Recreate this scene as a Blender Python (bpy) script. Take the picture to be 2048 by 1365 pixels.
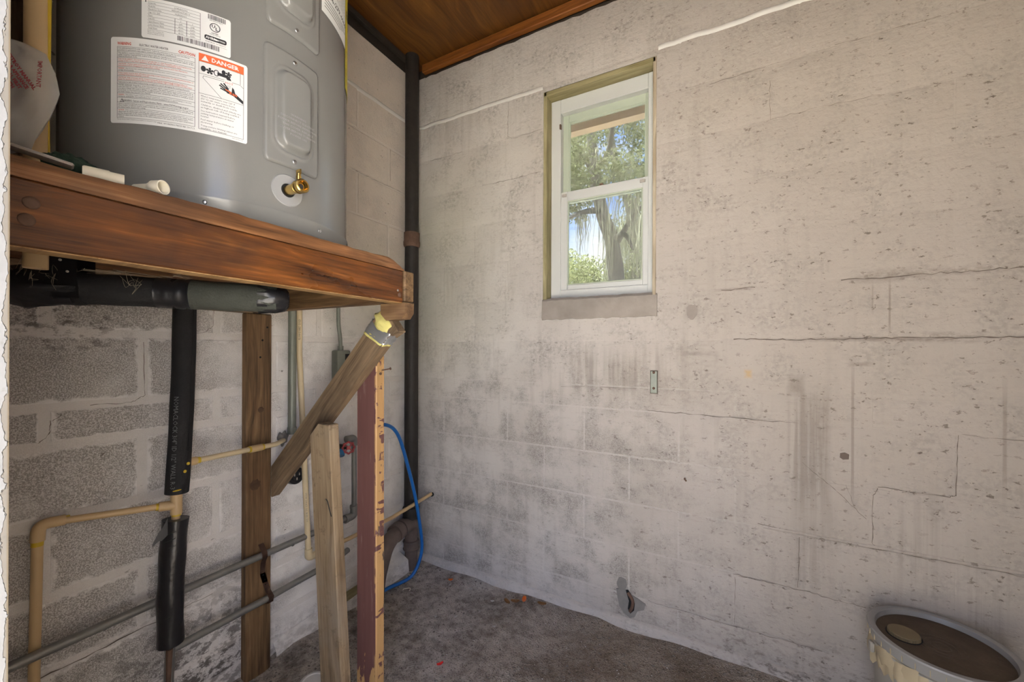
import bpy, bmesh, math, random
import numpy as np
from mathutils import Vector, Matrix
random.seed(7); RNG = np.random.default_rng(7)
SC = bpy.context.scene
COL = SC.collection
for _o in list(bpy.data.objects): bpy.data.objects.remove(_o)

# ------------------------------------------------------------------ camera
FPX, CYPX = 802.34, 700.18
YAW, ROLL = math.radians(28.4025), math.radians(-0.221)
CAMP = Vector((1.603, -1.794, 1.217))
_F = Vector((-math.sin(YAW), math.cos(YAW), 0)); _R0 = Vector((math.cos(YAW), math.sin(YAW), 0)); _D0 = _F.cross(_R0)
_R = math.cos(ROLL) * _R0 + math.sin(ROLL) * _D0; _D = _F.cross(_R)
cam = bpy.data.cameras.new('camera'); camo = bpy.data.objects.new('camera', cam); COL.objects.link(camo)
cam.sensor_width = 36; cam.sensor_fit = 'HORIZONTAL'; cam.lens = FPX / 2048 * 36
cam.shift_y = (CYPX - 682.5) / 2048; cam.clip_start = 0.01; cam.clip_end = 200
_U = -_D
camo.matrix_world = Matrix(((_R.x, _U.x, -_F.x, CAMP.x), (_R.y, _U.y, -_F.y, CAMP.y), (_R.z, _U.z, -_F.z, CAMP.z), (0, 0, 0, 1)))
SC.camera = camo

# ------------------------------------------------------------------ world, sun, exposure
VS = SC.view_settings
VS.view_transform = 'Standard'; VS.look = 'None'; VS.gamma = 1; VS.use_curve_mapping = False
VS.exposure = 2.5
SC.cycles.max_bounces = 7; SC.cycles.diffuse_bounces = 4; SC.cycles.use_light_tree = False; SC.cycles.adaptive_threshold = .025; SC.cycles.caustics_reflective = False; SC.cycles.caustics_refractive = False
W = bpy.data.worlds.new('world'); SC.world = W; W.use_nodes = True
wn = W.node_tree; wn.nodes.clear()
def _wl(a, b): wn.links.new(a, b)
_o = wn.nodes.new('ShaderNodeOutputWorld'); _bg = wn.nodes.new('ShaderNodeBackground'); _bg.inputs['Strength'].default_value = 0.85
_tc = wn.nodes.new('ShaderNodeTexCoord'); _no = wn.nodes.new('ShaderNodeTexNoise'); _no.inputs['Scale'].default_value = 5.0; _no.inputs['Detail'].default_value = 2
_mp = wn.nodes.new('ShaderNodeMapRange'); _mp.inputs[1].default_value = .37; _mp.inputs[2].default_value = .58
_mx = wn.nodes.new('ShaderNodeMix'); _mx.data_type = 'RGBA'
_mx.inputs[6].default_value = (.26, .46, .98, 1); _mx.inputs[7].default_value = (1.0, .98, .95, 1)
_wl(_tc.outputs['Generated'], _no.inputs['Vector']); _wl(_no.outputs['Fac'], _mp.inputs[0]); _wl(_mp.outputs[0], _mx.inputs[0])
_wl(_mx.outputs[2], _bg.inputs['Color']); _wl(_bg.outputs[0], _o.inputs['Surface'])
sun = bpy.data.lights.new('sun', 'SUN'); suno = bpy.data.objects.new('sun', sun); COL.objects.link(suno)
sun.energy = 14.0; sun.angle = math.radians(1.0); sun.color = (1, .96, .90)
suno.rotation_euler = (math.radians(15), math.radians(-14), 0)     # high sun, over the door side of the shed
def portal(name, loc, rot, sx, sy):
    l = bpy.data.lights.new(name, 'AREA'); l.shape = 'RECTANGLE'; l.size = sx; l.size_y = sy
    l.cycles.is_portal = True
    o = bpy.data.objects.new(name, l); COL.objects.link(o); o.location = loc; o.rotation_euler = rot
portal('door_portal', (1.54, -1.93, 1.05), (math.radians(90), 0, 0), .92, 2.12)

# ------------------------------------------------------------------ node helpers
class NT:
    def __init__(s, name):
        s.m = bpy.data.materials.new(name); s.m.use_nodes = True; s.t = s.m.node_tree; s.t.nodes.clear()
        s.out = s.t.nodes.new('ShaderNodeOutputMaterial')
    def n(s, typ, ins=(), **props):
        nd = s.t.nodes.new(typ)
        for k, v in props.items(): setattr(nd, k, v)
        for k, v in (ins.items() if isinstance(ins, dict) else enumerate(ins)):
            if v is None: continue
            if isinstance(v, bpy.types.NodeSocket): s.t.links.new(v, nd.inputs[k])
            else:
                if isinstance(v, tuple) and len(v) == 3 and nd.inputs[k].type == 'RGBA': v = v + (1,)
                nd.inputs[k].default_value = v
        return nd
    def pos(s): return s.n('ShaderNodeNewGeometry').outputs['Position']
    def objc(s): return s.n('ShaderNodeTexCoord').outputs['Object']
    def mapv(s, v, sc=(1, 1, 1), loc=(0, 0, 0)): return s.n('ShaderNodeMapping', {0: v, 1: loc, 3: sc}).outputs[0]
    def noise(s, v, scale, detail=3, rough=.55, dist=0): return s.n('ShaderNodeTexNoise', {'Vector': v, 'Scale': scale, 'Detail': detail, 'Roughness': rough, 'Distortion': dist}).outputs['Fac']
    def math(s, op, a, b=None, c=None, clamp=False): return s.n('ShaderNodeMath', (a, b, c), operation=op, use_clamp=clamp).outputs[0]
    def mr(s, v, a, b, c=0., d=1.): return s.n('ShaderNodeMapRange', (v, a, b, c, d)).outputs[0]
    def mix(s, f, a, b, bt='MIX'):
        nd = s.n('ShaderNodeMix', {0: f, 6: a, 7: b}, data_type='RGBA', blend_type=bt); return nd.outputs[2]
    def ramp(s, f, stops):
        nd = s.n('ShaderNodeValToRGB', (f,)); cr = nd.color_ramp
        while len(cr.elements) < len(stops): cr.elements.new(.5)
        for e, (p, c) in zip(cr.elements, stops): e.position = p; e.color = (c[0], c[1], c[2], 1)
        return nd.outputs[0]
    def bump(s, h, st, d=.01, nrm=None): return s.n('ShaderNodeBump', {'Height': h, 'Strength': st, 'Distance': d, 'Normal': nrm}).outputs[0]
    def bsdf(s, **k):
        nd = s.n('ShaderNodeBsdfPrincipled', {kk.replace('_', ' '): v for kk, v in k.items() if v is not None})
        s.t.links.new(nd.outputs[0], s.out.inputs['Surface']); return s.m
    def sep(s, v): return s.n('ShaderNodeSeparateXYZ', (v,)).outputs
def plain(name, col, rough=.6, metal=0., bump=0., bscale=80, var=.12, vscale=14, spec=.5):
    t = NT(name); p = t.objc(); f = t.noise(p, vscale, 3)
    c = t.mix(f, tuple(x * (1 - var) for x in col), tuple(min(1, x * (1 + var)) for x in col))
    nrm = t.bump(t.noise(p, bscale, 2), bump, .004) if bump else None
    return t.bsdf(Base_Color=c, Roughness=rough, Metallic=metal, Normal=nrm, **{'Specular_IOR_Level': spec})

def stain(t, xyz, ax, c0, z0, w, h, soft=.35, noise=None, thr=(.35, .65)):
    """soft-edged patch centred (c0,z0), half sizes (w,h), in wall coordinates"""
    a = t.math('DIVIDE', t.math('SUBTRACT', xyz[ax], c0), w); b = t.math('DIVIDE', t.math('SUBTRACT', xyz[2], z0), h)
    m = t.math('MAXIMUM', t.math('ABSOLUTE', a), t.math('ABSOLUTE', b))
    k = t.mr(m, 1 - soft, 1.0, 1., 0.)
    if noise is not None: k = t.math('MULTIPLY', k, t.mr(noise, thr[0], thr[1]))
    return k

def mat_wall_back(name, mortar=False):
    t = NT(name); p = t.pos(); xyz = t.sep(p)
    big = t.noise(p, 2.1, 2, .6); mid = t.noise(p, 7, 4, .62); fine = t.noise(p, 60, 2, .65); vfine = t.noise(p, 190, 1, .7)
    streak = t.noise(t.mapv(p, (26, 26, 2.2)), 1.0, 2, .6); brush = t.noise(t.mapv(p, (9, 9, 60)), 1.0, 3, .65)
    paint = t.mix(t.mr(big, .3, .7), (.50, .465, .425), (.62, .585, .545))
    light_falloff = t.mr(xyz[0], .5, 1.9); paint = t.mix(t.math('MULTIPLY', light_falloff, .85), paint, (.335, .288, .248))  # paint darkened towards the right, standing in for light falloff
    # greyish worn paint, strongest in the lower middle of the wall
    low = t.math('MULTIPLY', t.mr(xyz[2], 1.35, .95), t.mr(xyz[0], 1.75, 1.2))
    wear = t.math('MULTIPLY', low, t.mr(mid, .42, .66)); wear = t.math('MULTIPLY', wear, .55 if mortar else .8)
    spk = t.mr(vfine, .45, .62)
    c = t.mix(t.math('MULTIPLY', wear, t.mr(spk, 0, 1, .25, 1.)), paint, (.225, .208, .19))
    gen = t.math('MULTIPLY', t.mr(mid, .46, .64), t.mr(fine, .42, .6)); c = t.mix(t.math('MULTIPLY', gen, .5), c, (.245, .22, .195))
    c = t.mix(t.math('MULTIPLY', t.mr(streak, .54, .72), .26), c, (.30, .265, .23))
    c = t.mix(t.math('MULTIPLY', t.mr(brush, .58, .73), .30), c, (.27, .23, .195))
    # dark specks, more to the right
    sp = t.math('MULTIPLY', t.mr(t.noise(t.mapv(p, (34, 34, 62)), 1., 3, .7), .60, .65), t.mr(mid, .38, .6, .2, 1.))
    c = t.mix(t.math('MULTIPLY', sp, t.mr(xyz[0], .2, 1.9, .25, .85)), c, (.11, .085, .068))
    # olive tint by the window's left
    ol = t.math('MULTIPLY', t.mr(xyz[0], .75, .1), t.math('MULTIPLY', t.mr(xyz[2], .9, 1.4), t.mr(xyz[2], 2.3, 1.9)))
    c = t.mix(t.math('MULTIPLY', ol, .45), c, (.49, .485, .36))
    nz = t.noise(t.mapv(p, (18, 18, 40)), 1.3, 4, .7); nv = t.noise(t.mapv(p, (60, 60, 2)), 1., 2, .6)
    S = []
    S.append((stain(t, xyz, 0, 2.075, 1.475, .11, .028, .8, nz, (.38, .6)), .85))
    S.append((stain(t, xyz, 0, 2.25, 1.475, .14, .016, .8, nz, (.42, .6)), .7))
    S.append((stain(t, xyz, 0, 2.05, 1.258, .26, .010, .8, nz, (.30, .55)), .8))
    S.append((stain(t, xyz, 0, 2.22, 1.262, .10, .022, .8, nz, (.44, .6)), .8))
    S.append((stain(t, xyz, 0, 1.62, 1.457, .08, .006, .8, nz, (.25, .5)), .7))
    S.append((stain(t, xyz, 0, 1.49, 1.205, .085, .012, .7, nz, (.3, .6)), .45))
    S.append((stain(t, xyz, 0, 1.82, 1.09, .032, .045, .6, nz, (.2, .45)), .55))
    S.append((stain(t, xyz, 0, 1.875, .86, .055, .25, .5, nv, (.30, .55)), .62))
    S.append((stain(t, xyz, 0, 1.82, .85, .03, .24, .6, nv, (.38, .6)), .55))
    S.append((stain(t, xyz, 0, 1.87, .50, .085, .20, .7, nv, (.3, .6)), .38))
    S.append((stain(t, xyz, 0, 1.983, .93, .005, .27, .5, nv, (.05, .25)), .6))
    S.append((stain(t, xyz, 0, 2.005, 1.172, .04, .010, .7, None), .45))
    S.append((stain(t, xyz, 0, 2.079, 1.37, .0035, .10, .5, None), .7))
    S.append((stain(t, xyz, 0, 2.035, 1.40, .003, .06, .5, None), .4))
    S.append((stain(t, xyz, 0, 1.47, 1.375, .035, .032, .7, nz, (.25, .5)), .45))
    S.append((stain(t, xyz, 0, 2.345, .95, .006, .20, .6, nv, (.05, .3)), .5))
    S.append((stain(t, xyz, 0, 2.15, .55, .09, .3, .8, nv, (.45, .65)), .35))
    S.append((stain(t, xyz, 0, 2.30, .35, .07, .28, .8, nv, (.45, .62)), .4))
    S.append((stain(t, xyz, 0, 1.16, 1.12, .34, .13, .8, streak, (.42, .62)), .55))
    for m, a in S: c = t.mix(t.math('MULTIPLY', m, a * .85), c, (.185, .155, .13))
    rust = stain(t, xyz, 0, 1.668, 1.128, .016, .02, .8, nz, (.2, .5)); c = t.mix(t.math('MULTIPLY', rust, .7), c, (.48, .30, .09))
    # green-black mildew close to the ground
    md = t.math('MULTIPLY', t.mr(xyz[2], .22, .02), t.mr(nz, .52, .66)); c = t.mix(t.math('MULTIPLY', md, t.mr(xyz[0], 1.2, 1.7, .25, .9)), c, (.12, .10, .085))
    if mortar: c = t.mix(t.math('MULTIPLY', t.mr(xyz[2], 1.4, .9, .0, .42), t.math('MULTIPLY', t.mr(mid, .36, .58), t.mr(xyz[0], 1.75, 1.2))), c, (.60, .57, .535))
    h = t.math('ADD', t.math('MULTIPLY', fine, .8), t.math('MULTIPLY', brush, .45))
    return t.bsdf(Base_Color=c, Roughness=.85, Normal=t.bump(h, .55, .006), **{'Specular_IOR_Level': .25})

def mat_wall_left(name, mortar=False):
    t = NT(name); p = t.pos(); xyz = t.sep(p)
    big = t.noise(p, 2.6, 2, .6); mid = t.noise(p, 8, 4, .6); fine = t.noise(p, 70, 2, .65); grit = t.noise(p, 300, 2, .8)
    paint = t.mix(big, (.80, .77, .745), (.87, .85, .84))  # paint lightened to make up for weaker door light on this wall
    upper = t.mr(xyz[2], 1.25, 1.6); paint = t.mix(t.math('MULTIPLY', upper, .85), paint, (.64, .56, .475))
    # bare gritty block faces: near the door side, fading towards the post
    wy = t.math('ADD', t.mr(xyz[1], -.80, -1.25), t.math('MULTIPLY', t.math('SUBTRACT', mid, .5), 1.6))
    wz = t.mr(xyz[2], 1.55, 1.35)
    wear = t.math('MULTIPLY', t.math('MULTIPLY', wy, wz, clamp=True), 1.0, clamp=True)
    g = t.mr(grit, .41, .57)
    if not mortar:
        ge = t.sep(t.n('ShaderNodeTexCoord').outputs['Generated'])
        def edge(k, L): return t.math('MULTIPLY', t.math('MINIMUM', ge[k], t.math('SUBTRACT', 1., ge[k])), L)
        ed = t.math('ADD', t.math('MINIMUM', edge(1, .38), edge(2, .18)), t.math('MULTIPLY', t.math('SUBTRACT', t.noise(p, 24, 3, .6), .52), .05))
        wear = t.math('MULTIPLY', wear, t.mr(ed, .001, .009))
    gm = t.math('MULTIPLY', wear, t.mr(g, 0, 1, .25, 1.0))
    c = t.mix(t.math('MULTIPLY', gm, .12 if mortar else .92), paint, (.27, .25, .232))
    c = t.mix(t.math('MULTIPLY', t.math('MULTIPLY', g, t.mr(mid, .45, .65)), .25 if mortar else .45), c, (.40, .375, .35))
    # black mould towards the floor and under the platform
    nz = t.noise(t.mapv(p, (30, 22, 34)), 1., 4, .72)
    lo = t.math('MULTIPLY', t.mr(xyz[2], .52, .12), t.math('MULTIPLY', t.mr(xyz[1], -.80, -.98), t.mr(xyz[1], -1.9, -1.1)))
    m1 = t.math('MULTIPLY', lo, t.mr(nz, .47, .56)); c = t.mix(t.math('MULTIPLY', m1, .85), c, (.075, .06, .052))
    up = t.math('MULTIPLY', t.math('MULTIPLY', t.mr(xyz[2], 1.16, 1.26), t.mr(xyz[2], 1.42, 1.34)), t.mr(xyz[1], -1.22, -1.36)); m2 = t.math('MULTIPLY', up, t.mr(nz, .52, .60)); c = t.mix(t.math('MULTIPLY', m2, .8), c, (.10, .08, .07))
    m3 = t.math('MULTIPLY', t.mr(xyz[2], .12, .0), t.mr(nz, .42, .6)); c = t.mix(t.math('MULTIPLY', m3, .6), c, (.16, .14, .13))
    sp = t.mr(t.noise(t.mapv(p, (50, 34, 60)), 1., 4, .7), .66, .70); c = t.mix(t.math('MULTIPLY', sp, .7), c, (.13, .105, .09))
    ol = t.math('MULTIPLY', t.mr(xyz[1], -.75, -.3), t.math('MULTIPLY', t.mr(xyz[2], .95, 1.3), t.mr(xyz[2], 1.9, 1.5))); c = t.mix(t.math('MULTIPLY', ol, .4), c, (.50, .495, .37))
    if mortar: c = t.mix(.35, c, (.70, .66, .62))
    h = t.math('ADD', t.math('MULTIPLY', fine, .6), t.math('MULTIPLY', grit, .6))
    return t.bsdf(Base_Color=c, Roughness=.88, Normal=t.bump(h, .6, .006), **{'Specular_IOR_Level': .2})

def mat_wood(name, dark, midc, light, scale=1., rough=.6, stainc=None, stamt=.5, bump=.35, grain=1.0, gloss=.4, dirt=None):
    """grain runs along the object's local X"""
    t = NT(name); p = t.objc(); rnd = t.n('ShaderNodeObjectInfo').outputs['Random']
    off = t.n('ShaderNodeCombineXYZ', (t.math('MULTIPLY', rnd, 37.), t.math('MULTIPLY', rnd, 11.), 0.)).outputs[0]
    p = t.n('ShaderNodeVectorMath', (p, off), operation='ADD').outputs[0]
    warp = t.noise(t.mapv(p, (1.2 * scale, 5 * scale, 5 * scale)), 1., 3)
    pw = t.n('ShaderNodeVectorMath', (t.mapv(p, (2.2 * scale, 34 * scale, 34 * scale)), t.n('ShaderNodeCombineXYZ', (0., t.math('MULTIPLY', warp, 5.), t.math('MULTIPLY', warp, 5.))).outputs[0]), operation='ADD').outputs[0]
    g1 = t.noise(pw, 1.0, 4, .6); g2 = t.noise(t.mapv(p, (6 * scale, 210 * scale, 210 * scale)), 1., 3, .6); lo = t.noise(t.mapv(p, (3, 6, 6)), 1., 4, .6)
    f = t.math('ADD', t.math('MULTIPLY', g1, .75 * grain), t.math('ADD', t.math('MULTIPLY', g2, .35 * grain), t.math('MULTIPLY', lo, .25)))
    f = t.mr(f, .45 * grain + .06, .95 * grain + .06)
    c = t.ramp(f, [(.0, dark), (.5, midc), (1., light)])
    if stainc: c = t.mix(t.math('MULTIPLY', t.mr(lo, .50, .66), stamt), c, stainc)
    if dirt: c = t.mix(t.math('MULTIPLY', t.mr(t.noise(p, 22, 5, .7), .56, .68), .7), c, dirt)
    r = t.mr(lo, .3, .7, rough - .12, rough + .12)
    return t.bsdf(Base_Color=c, Roughness=r, Normal=t.bump(t.math('ADD', g1, t.math('MULTIPLY', g2, .5)), bump, .004), **{'Specular_IOR_Level': gloss})

def mat_redpaint():
    t = NT('maroon_paint'); p = t.objc(); xyz = t.sep(p)      # local x up the board, y across its broad face, z thickness
    g = t.noise(t.mapv(p, (4, 60, 60)), 1., 4, .6); fl = t.noise(t.mapv(p, (9, 30, 30)), 1., 5, .65); sc = t.noise(t.mapv(p, (7, 70, 70)), 1., 4, .6)
    red = t.mix(g, (.115, .050, .046), (.175, .084, .077)); red = t.mix(t.math('MULTIPLY', t.mr(sc, .62, .72), .5), red, (.33, .26, .24))
    wood = t.mix(t.noise(t.mapv(p, (5, 90, 90)), 1., 4, .6), (.40, .22, .085), (.60, .38, .17))
    nrm = t.n('ShaderNodeTexCoord').outputs['Normal']; nx = t.math('ABSOLUTE', t.sep(nrm)[1])   # narrow side
    side = t.math('GREATER_THAN', nx, .5)
    fl2 = t.math('ADD', t.noise(t.mapv(p, (42, 12, 12)), 1., 3, .6), t.math('MULTIPLY', t.math('SUBTRACT', t.noise(p, 5, 1), .5), .5))
    bare = t.math('MULTIPLY', side, t.mr(fl2, .595, .575))                # mostly bare on the narrow side
    foot = t.math('ADD', t.mr(xyz[0], -.30, -.62, 0., 1.0), t.math('MULTIPLY', t.math('SUBTRACT', fl, .5), 1.4))
    bare = t.math('MAXIMUM', bare, t.math('GREATER_THAN', foot, .62))
    edge = t.math('MULTIPLY', t.mr(xyz[1], -.036, -.044), t.mr(fl, .50, .53)); bare = t.math('MAXIMUM', bare, edge)
    c = t.mix(bare, red, wood)
    pits = t.math('MULTIPLY', bare, t.mr(t.noise(t.mapv(p, (16, 70, 70)), 1., 3), .66, .70)); c = t.mix(pits, c, (.06, .05, .045))
    return t.bsdf(Base_Color=c, Roughness=.55, Normal=t.bump(t.math('SUBTRACT', g, t.math('MULTIPLY', bare, 1.2)), .4, .002), **{'Specular_IOR_Level': .35})

def mat_ply():
    t = NT('plywood_ceiling'); p = t.pos()
    w = t.noise(t.mapv(p, (2.2, .7, 1)), 1., 3); pw = t.n('ShaderNodeVectorMath', (t.mapv(p, (22, 1.3, 1)), t.n('ShaderNodeCombineXYZ', (t.math('MULTIPLY', w, 16.), 0., 0.)).outputs[0]), operation='ADD').outputs[0]
    g = t.noise(pw, 1., 4, .6); g2 = t.noise(t.mapv(p, (120, 5, 1)), 1., 3); lo = t.noise(p, 2.4, 4)
    f = t.mr(t.math('ADD', t.math('MULTIPLY', g, .8), t.math('MULTIPLY', g2, .25)), .32, .78)
    c = t.ramp(f, [(0, (.045, .014, .003)), (.45, (.115, .042, .007)), (.8, (.19, .078, .014)), (1, (.34, .16, .04))])
    c = t.mix(t.math('MULTIPLY', t.mr(lo, .5, .66), .5), c, (.10, .035, .006))
    return t.bsdf(Base_Color=c, Roughness=.5, Normal=t.bump(g2, .2, .002), **{'Specular_IOR_Level': .4})

def mat_dirt():
    t = NT('dirt_floor'); p = t.pos(); a = t.noise(p, 3.2, 3, .62); b = t.noise(p, 26, 4, .7); d = t.noise(p, 150, 2, .7); xyz = t.sep(p)
    c = t.ramp(t.math('ADD', t.math('MULTIPLY', a, .55), t.math('MULTIPLY', b, .45)), [(.32, (.10, .083, .068)), (.43, (.30, .26, .225)), (.54, (.54, .485, .43)), (.68, (.74, .68, .61))])
    c = t.mix(t.math('MULTIPLY', t.mr(xyz[0], .55, 1.1), .6), c, (.24, .175, .115))
    c = t.mix(t.math('MULTIPLY', t.mr(d, .60, .70), .5), c, (.52, .48, .44)); c = t.mix(t.math('MULTIPLY', t.mr(d, .42, .30), .8), c, (.06, .048, .04))
    return t.bsdf(Base_Color=c, Roughness=.95, Normal=t.bump(t.math('ADD', b, t.math('MULTIPLY', d, .7)), 1., .022), **{'Specular_IOR_Level': .15})

def mat_peel():
    t = NT('peeling_white_paint'); p = t.pos(); xyz = t.sep(p)
    n = t.noise(t.mapv(p, (60, 60, 30)), 1., 4, .65); n2 = t.noise(p, 40, 4)
    e = t.math('ADD', t.mr(xyz[1], -1.7, -1.7065, -.35, .55), t.math('MULTIPLY', t.math('SUBTRACT', n, .5), 2.2))
    k = t.mr(e, .0, .05)
    under = t.mix(t.mr(xyz[1], -1.7004, -1.7014), (.13, .10, .06), (.17, .155, .135))
    c = t.mix(k, under, t.mix(n2, (.19, .19, .19), (.27, .27, .275)))
    c = t.mix(t.math('MULTIPLY', t.mr(t.noise(p, 28, 5, .7), .60, .66), .45), c, (.13, .12, .105))
    return t.bsdf(Base_Color=c, Roughness=.7, Normal=t.bump(t.math('ADD', k, t.math('MULTIPLY', n2, .3)), .7, .003))

def mat_foam(name, col=(.018, .018, .019), rough=.75, bscale=150):
    return plain(name, col, rough, 0, .5, bscale, .3, 30, .35)
def mat_tree_leaf(name, a, b):
    t = NT(name); p = t.pos(); f = t.noise(p, 3.5, 3); g = t.noise(p, 40, 2)
    c = t.mix(f, a, b); c = t.mix(t.math('MULTIPLY', g, .5), c, tuple(x * 1.5 for x in b))
    d = t.n('ShaderNodeBsdfDiffuse', (c,)).outputs[0]; tr = t.n('ShaderNodeBsdfTranslucent', (c,)).outputs[0]
    mx = t.n('ShaderNodeMixShader', (.35, d, tr)).outputs[0]; t.t.links.new(mx, t.out.inputs['Surface']); return t.m
def mat_glass():
    t = NT('dusty_window_glass'); p = t.pos()
    dust = t.mr(t.noise(p, 9, 5, .7), .35, .75, .08, .24)
    tr = t.n('ShaderNodeBsdfTransparent', ((.55, .57, .56),)).outputs[0]; gl = t.n('ShaderNodeBsdfGlossy', {0: (.9, .9, .9), 'Roughness': .02}).outputs[0]  # tint added to dim the bright view outdoors, apart from the dust
    fr = t.n('ShaderNodeFresnel', (1.45,)).outputs[0]
    df = t.n('ShaderNodeBsdfDiffuse', ((.60, .60, .54),)).outputs[0]
    a = t.n('ShaderNodeMixShader', (dust, tr, df)).outputs[0]; b = t.n('ShaderNodeMixShader', (fr, a, gl)).outputs[0]
    t.t.links.new(b, t.out.inputs['Surface']); return t.m
def mat_plastic_film():
    t = NT('clear_plastic_film'); p = t.objc()
    tr = t.n('ShaderNodeBsdfTransparent', ((.86, .86, .86),)).outputs[0]; df = t.n('ShaderNodeBsdfDiffuse', ((.80, .78, .76),)).outputs[0]
    gl = t.n('ShaderNodeBsdfGlossy', {0: (.9, .9, .9), 'Roughness': .12}).outputs[0]
    a = t.n('ShaderNodeMixShader', (.36, tr, df)).outputs[0]; b = t.n('ShaderNodeMixShader', (.14, a, gl)).outputs[0]
    t.t.links.new(b, t.out.inputs['Surface']); return t.m

M = {}
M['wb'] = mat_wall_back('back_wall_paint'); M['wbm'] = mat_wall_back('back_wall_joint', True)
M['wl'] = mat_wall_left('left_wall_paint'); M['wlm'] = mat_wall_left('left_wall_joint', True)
M['ply'] = mat_ply(); M['dirt'] = mat_dirt(); M['peel'] = mat_peel(); M['glass'] = mat_glass(); M['film'] = mat_plastic_film()
M['rail'] = mat_wood('varnished_rail', (.030, .010, .004), (.20, .066, .013), (.58, .25, .065), 1., .34, (.028, .011, .006), .9, .3, 1., .5, None)
M['deck'] = mat_wood('worn_deck_wood', (.055, .022, .009), (.24, .105, .040), (.52, .31, .16), 1., .45, (.05, .025, .014), .75, .4, 1., .4)
M['oldwood'] = mat_wood('weathered_brown_wood', (.085, .056, .032), (.26, .18, .108), (.44, .325, .21), 1., .75, (.05, .034, .022), .5, .4)
M['post'] = mat_wood('brown_post_wood', (.06, .033, .015), (.215, .128, .06), (.37, .24, .125), 1., .7, (.085, .038, .018), .5, .4)
M['greywood'] = mat_wood('grey_plank_wood', (.17, .115, .066), (.36, .265, .165), (.50, .40, .27), .8, .8, (.30, .255, .205), .6, .4, 1., .3, (.16, .115, .075))
M['paletrim'] = mat_wood('yellowed_trim_wood', (.20, .17, .075), (.38, .335, .18), (.58, .52, .33), 1., .7, (.12, .095, .045), .55)
M['beigetrim'] = mat_wood('beige_trim_wood', (.30, .24, .16), (.52, .45, .34), (.66, .60, .49), 1., .7, (.28, .19, .10), .45)
M['stripwood'] = mat_wood('orange_strip_wood', (.12, .035, .008), (.28, .095, .02), (.42, .17, .045), 1., .5)
M['newwood'] = mat_wood('pale_cut_wood', (.20, .11, .04), (.38, .23, .095), (.52, .35, .17), 1., .6)
M['red'] = mat_redpaint()
M['grey'] = plain('heater_grey_enamel', (.215, .213, .202), .20, 0, .03, 250, .05, 3, .5)
M['greylt'] = plain('escutcheon_grey_plastic', (.33, .33, .325), .5, 0, .03, 250, .05)
M['white'] = plain('white_label_paper', (.78, .78, .77), .5, 0, 0, 80, .02)
M['yellow'] = plain('yellow_label_paper', (.72, .60, .015), .5, 0, 0, 80, .05)
M['ink'] = plain('black_print', (.022, .022, .024), .6, 0, 0, 80, .05)
M['inkred'] = plain('red_print', (.56, .07, .035), .6, 0, 0, 80, .05)
M['inkorange'] = plain('orange_print', (.80, .15, .045), .6, 0, 0, 80, .05)
M['inkgrey'] = plain('grey_print', (.17, .17, .175), .6, 0, 0, 80, .1)
M['inkmaroon'] = plain('maroon_print', (.30, .045, .06), .6, 0, 0, 80, .1)
M['brass'] = plain('brass', (.62, .42, .13), .25, 1., .1, 200, .1)
M['black'] = plain('black_void', (.008, .008, .008), .9)
M['steel'] = plain('screw_steel', (.55, .55, .54), .3, 1.)
M['rust'] = plain('rusty_iron', (.15, .088, .06), .75, .3, .6, 90, .4, 40)
M['galv'] = plain('galvanised_pipe', (.25, .25, .24), .45, .6, .2, 120, .22, 25)
M['conduit'] = plain('grey_green_conduit', (.22, .235, .20), .5, .35, .2, 120, .2, 20)
M['cpvc'] = plain('tan_cpvc', (.60, .425, .225), .4, 0, .05, 100, .10, 12)
M['cpvclt'] = plain('cream_cpvc', (.66, .54, .34), .4, 0, .05, 100, .10, 12)
M['cement'] = plain('yellow_pipe_cement', (.62, .43, .03), .4)
M['foam'] = mat_foam('black_pipe_foam'); M['foamgr'] = mat_foam('grey_pipe_foam', (.055, .06, .05), .8, 260); M['tape'] = plain('black_tape', (.014, .014, .016), .32, 0, .35, 45, .3, 30)
M['iron'] = plain('black_cast_iron', (.022, .018, .015), .6, .1, .5, 60, .6, 26); M['brownpipe'] = plain('brown_drain_pipe', (.135, .10, .085), .6, 0, .5, 60, .45, 18)
M['blue'] = plain('blue_hose', (.006, .12, .42), .35, 0, .05, 80, .06); M['bluecap'] = plain('blue_cap', (.012, .13, .30), .45); M['redw'] = plain('red_handle', (.36, .045, .05), .5, 0, .2, 60, .25, 60)
M['duct'] = plain('silver_duct_tape', (.36, .37, .375), .32, .55, .5, 36, .2, 20); M['spray'] = plain('yellow_spray_foam', (.72, .66, .23), .85, 0, .5, 60, .2, 20)
M['vinyl'] = plain('white_window_vinyl', (.57, .58, .56), .45, 0, .06, 60, .05, 6); M['vinylgr'] = plain('greenish_sash_frame', (.44, .49, .39), .5, 0, .05, 60, .06, 6)
M['sill'] = plain('bare_concrete_sill', (.30, .265, .235), .9, 0, .6, 60, .35, 10, .2)
M['bucket'] = plain('dirty_bucket_plastic', (.29, .265, .225), .5, 0, .15, 40, .25, 8); M['lid'] = plain('grey_lid_rim', (.235, .225, .215), .4, 0, .1, 60, .15, 10)
M['liddirt'] = plain('dirt_on_lid', (.082, .060, .042), .9, 0, .7, 70, .35, 18, .2); M['cap'] = plain('tan_bung', (.155, .115, .060), .7, 0, .2, 60, .2); M['tan'] = plain('tan_masking', (.36, .29, .185), .7, 0, .2, 40, .2, 8)
M['pvc'] = plain('white_pvc', (.80, .74, .60), .35, 0, 0, 80, .04); M['green'] = plain('dark_green_cloth', (.012, .03, .018), .95, 0, .9, 120, .5, 60); M['bracket'] = plain('grey_bracket', (.45, .41, .37), .5, .1, .3, 60, .3, 40)
M['caulk'] = plain('white_caulk', (.63, .61, .57), .6, 0, .1, 40, .04); M['crack'] = plain('crack_shadow', (.13, .10, .08), .95)
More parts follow.
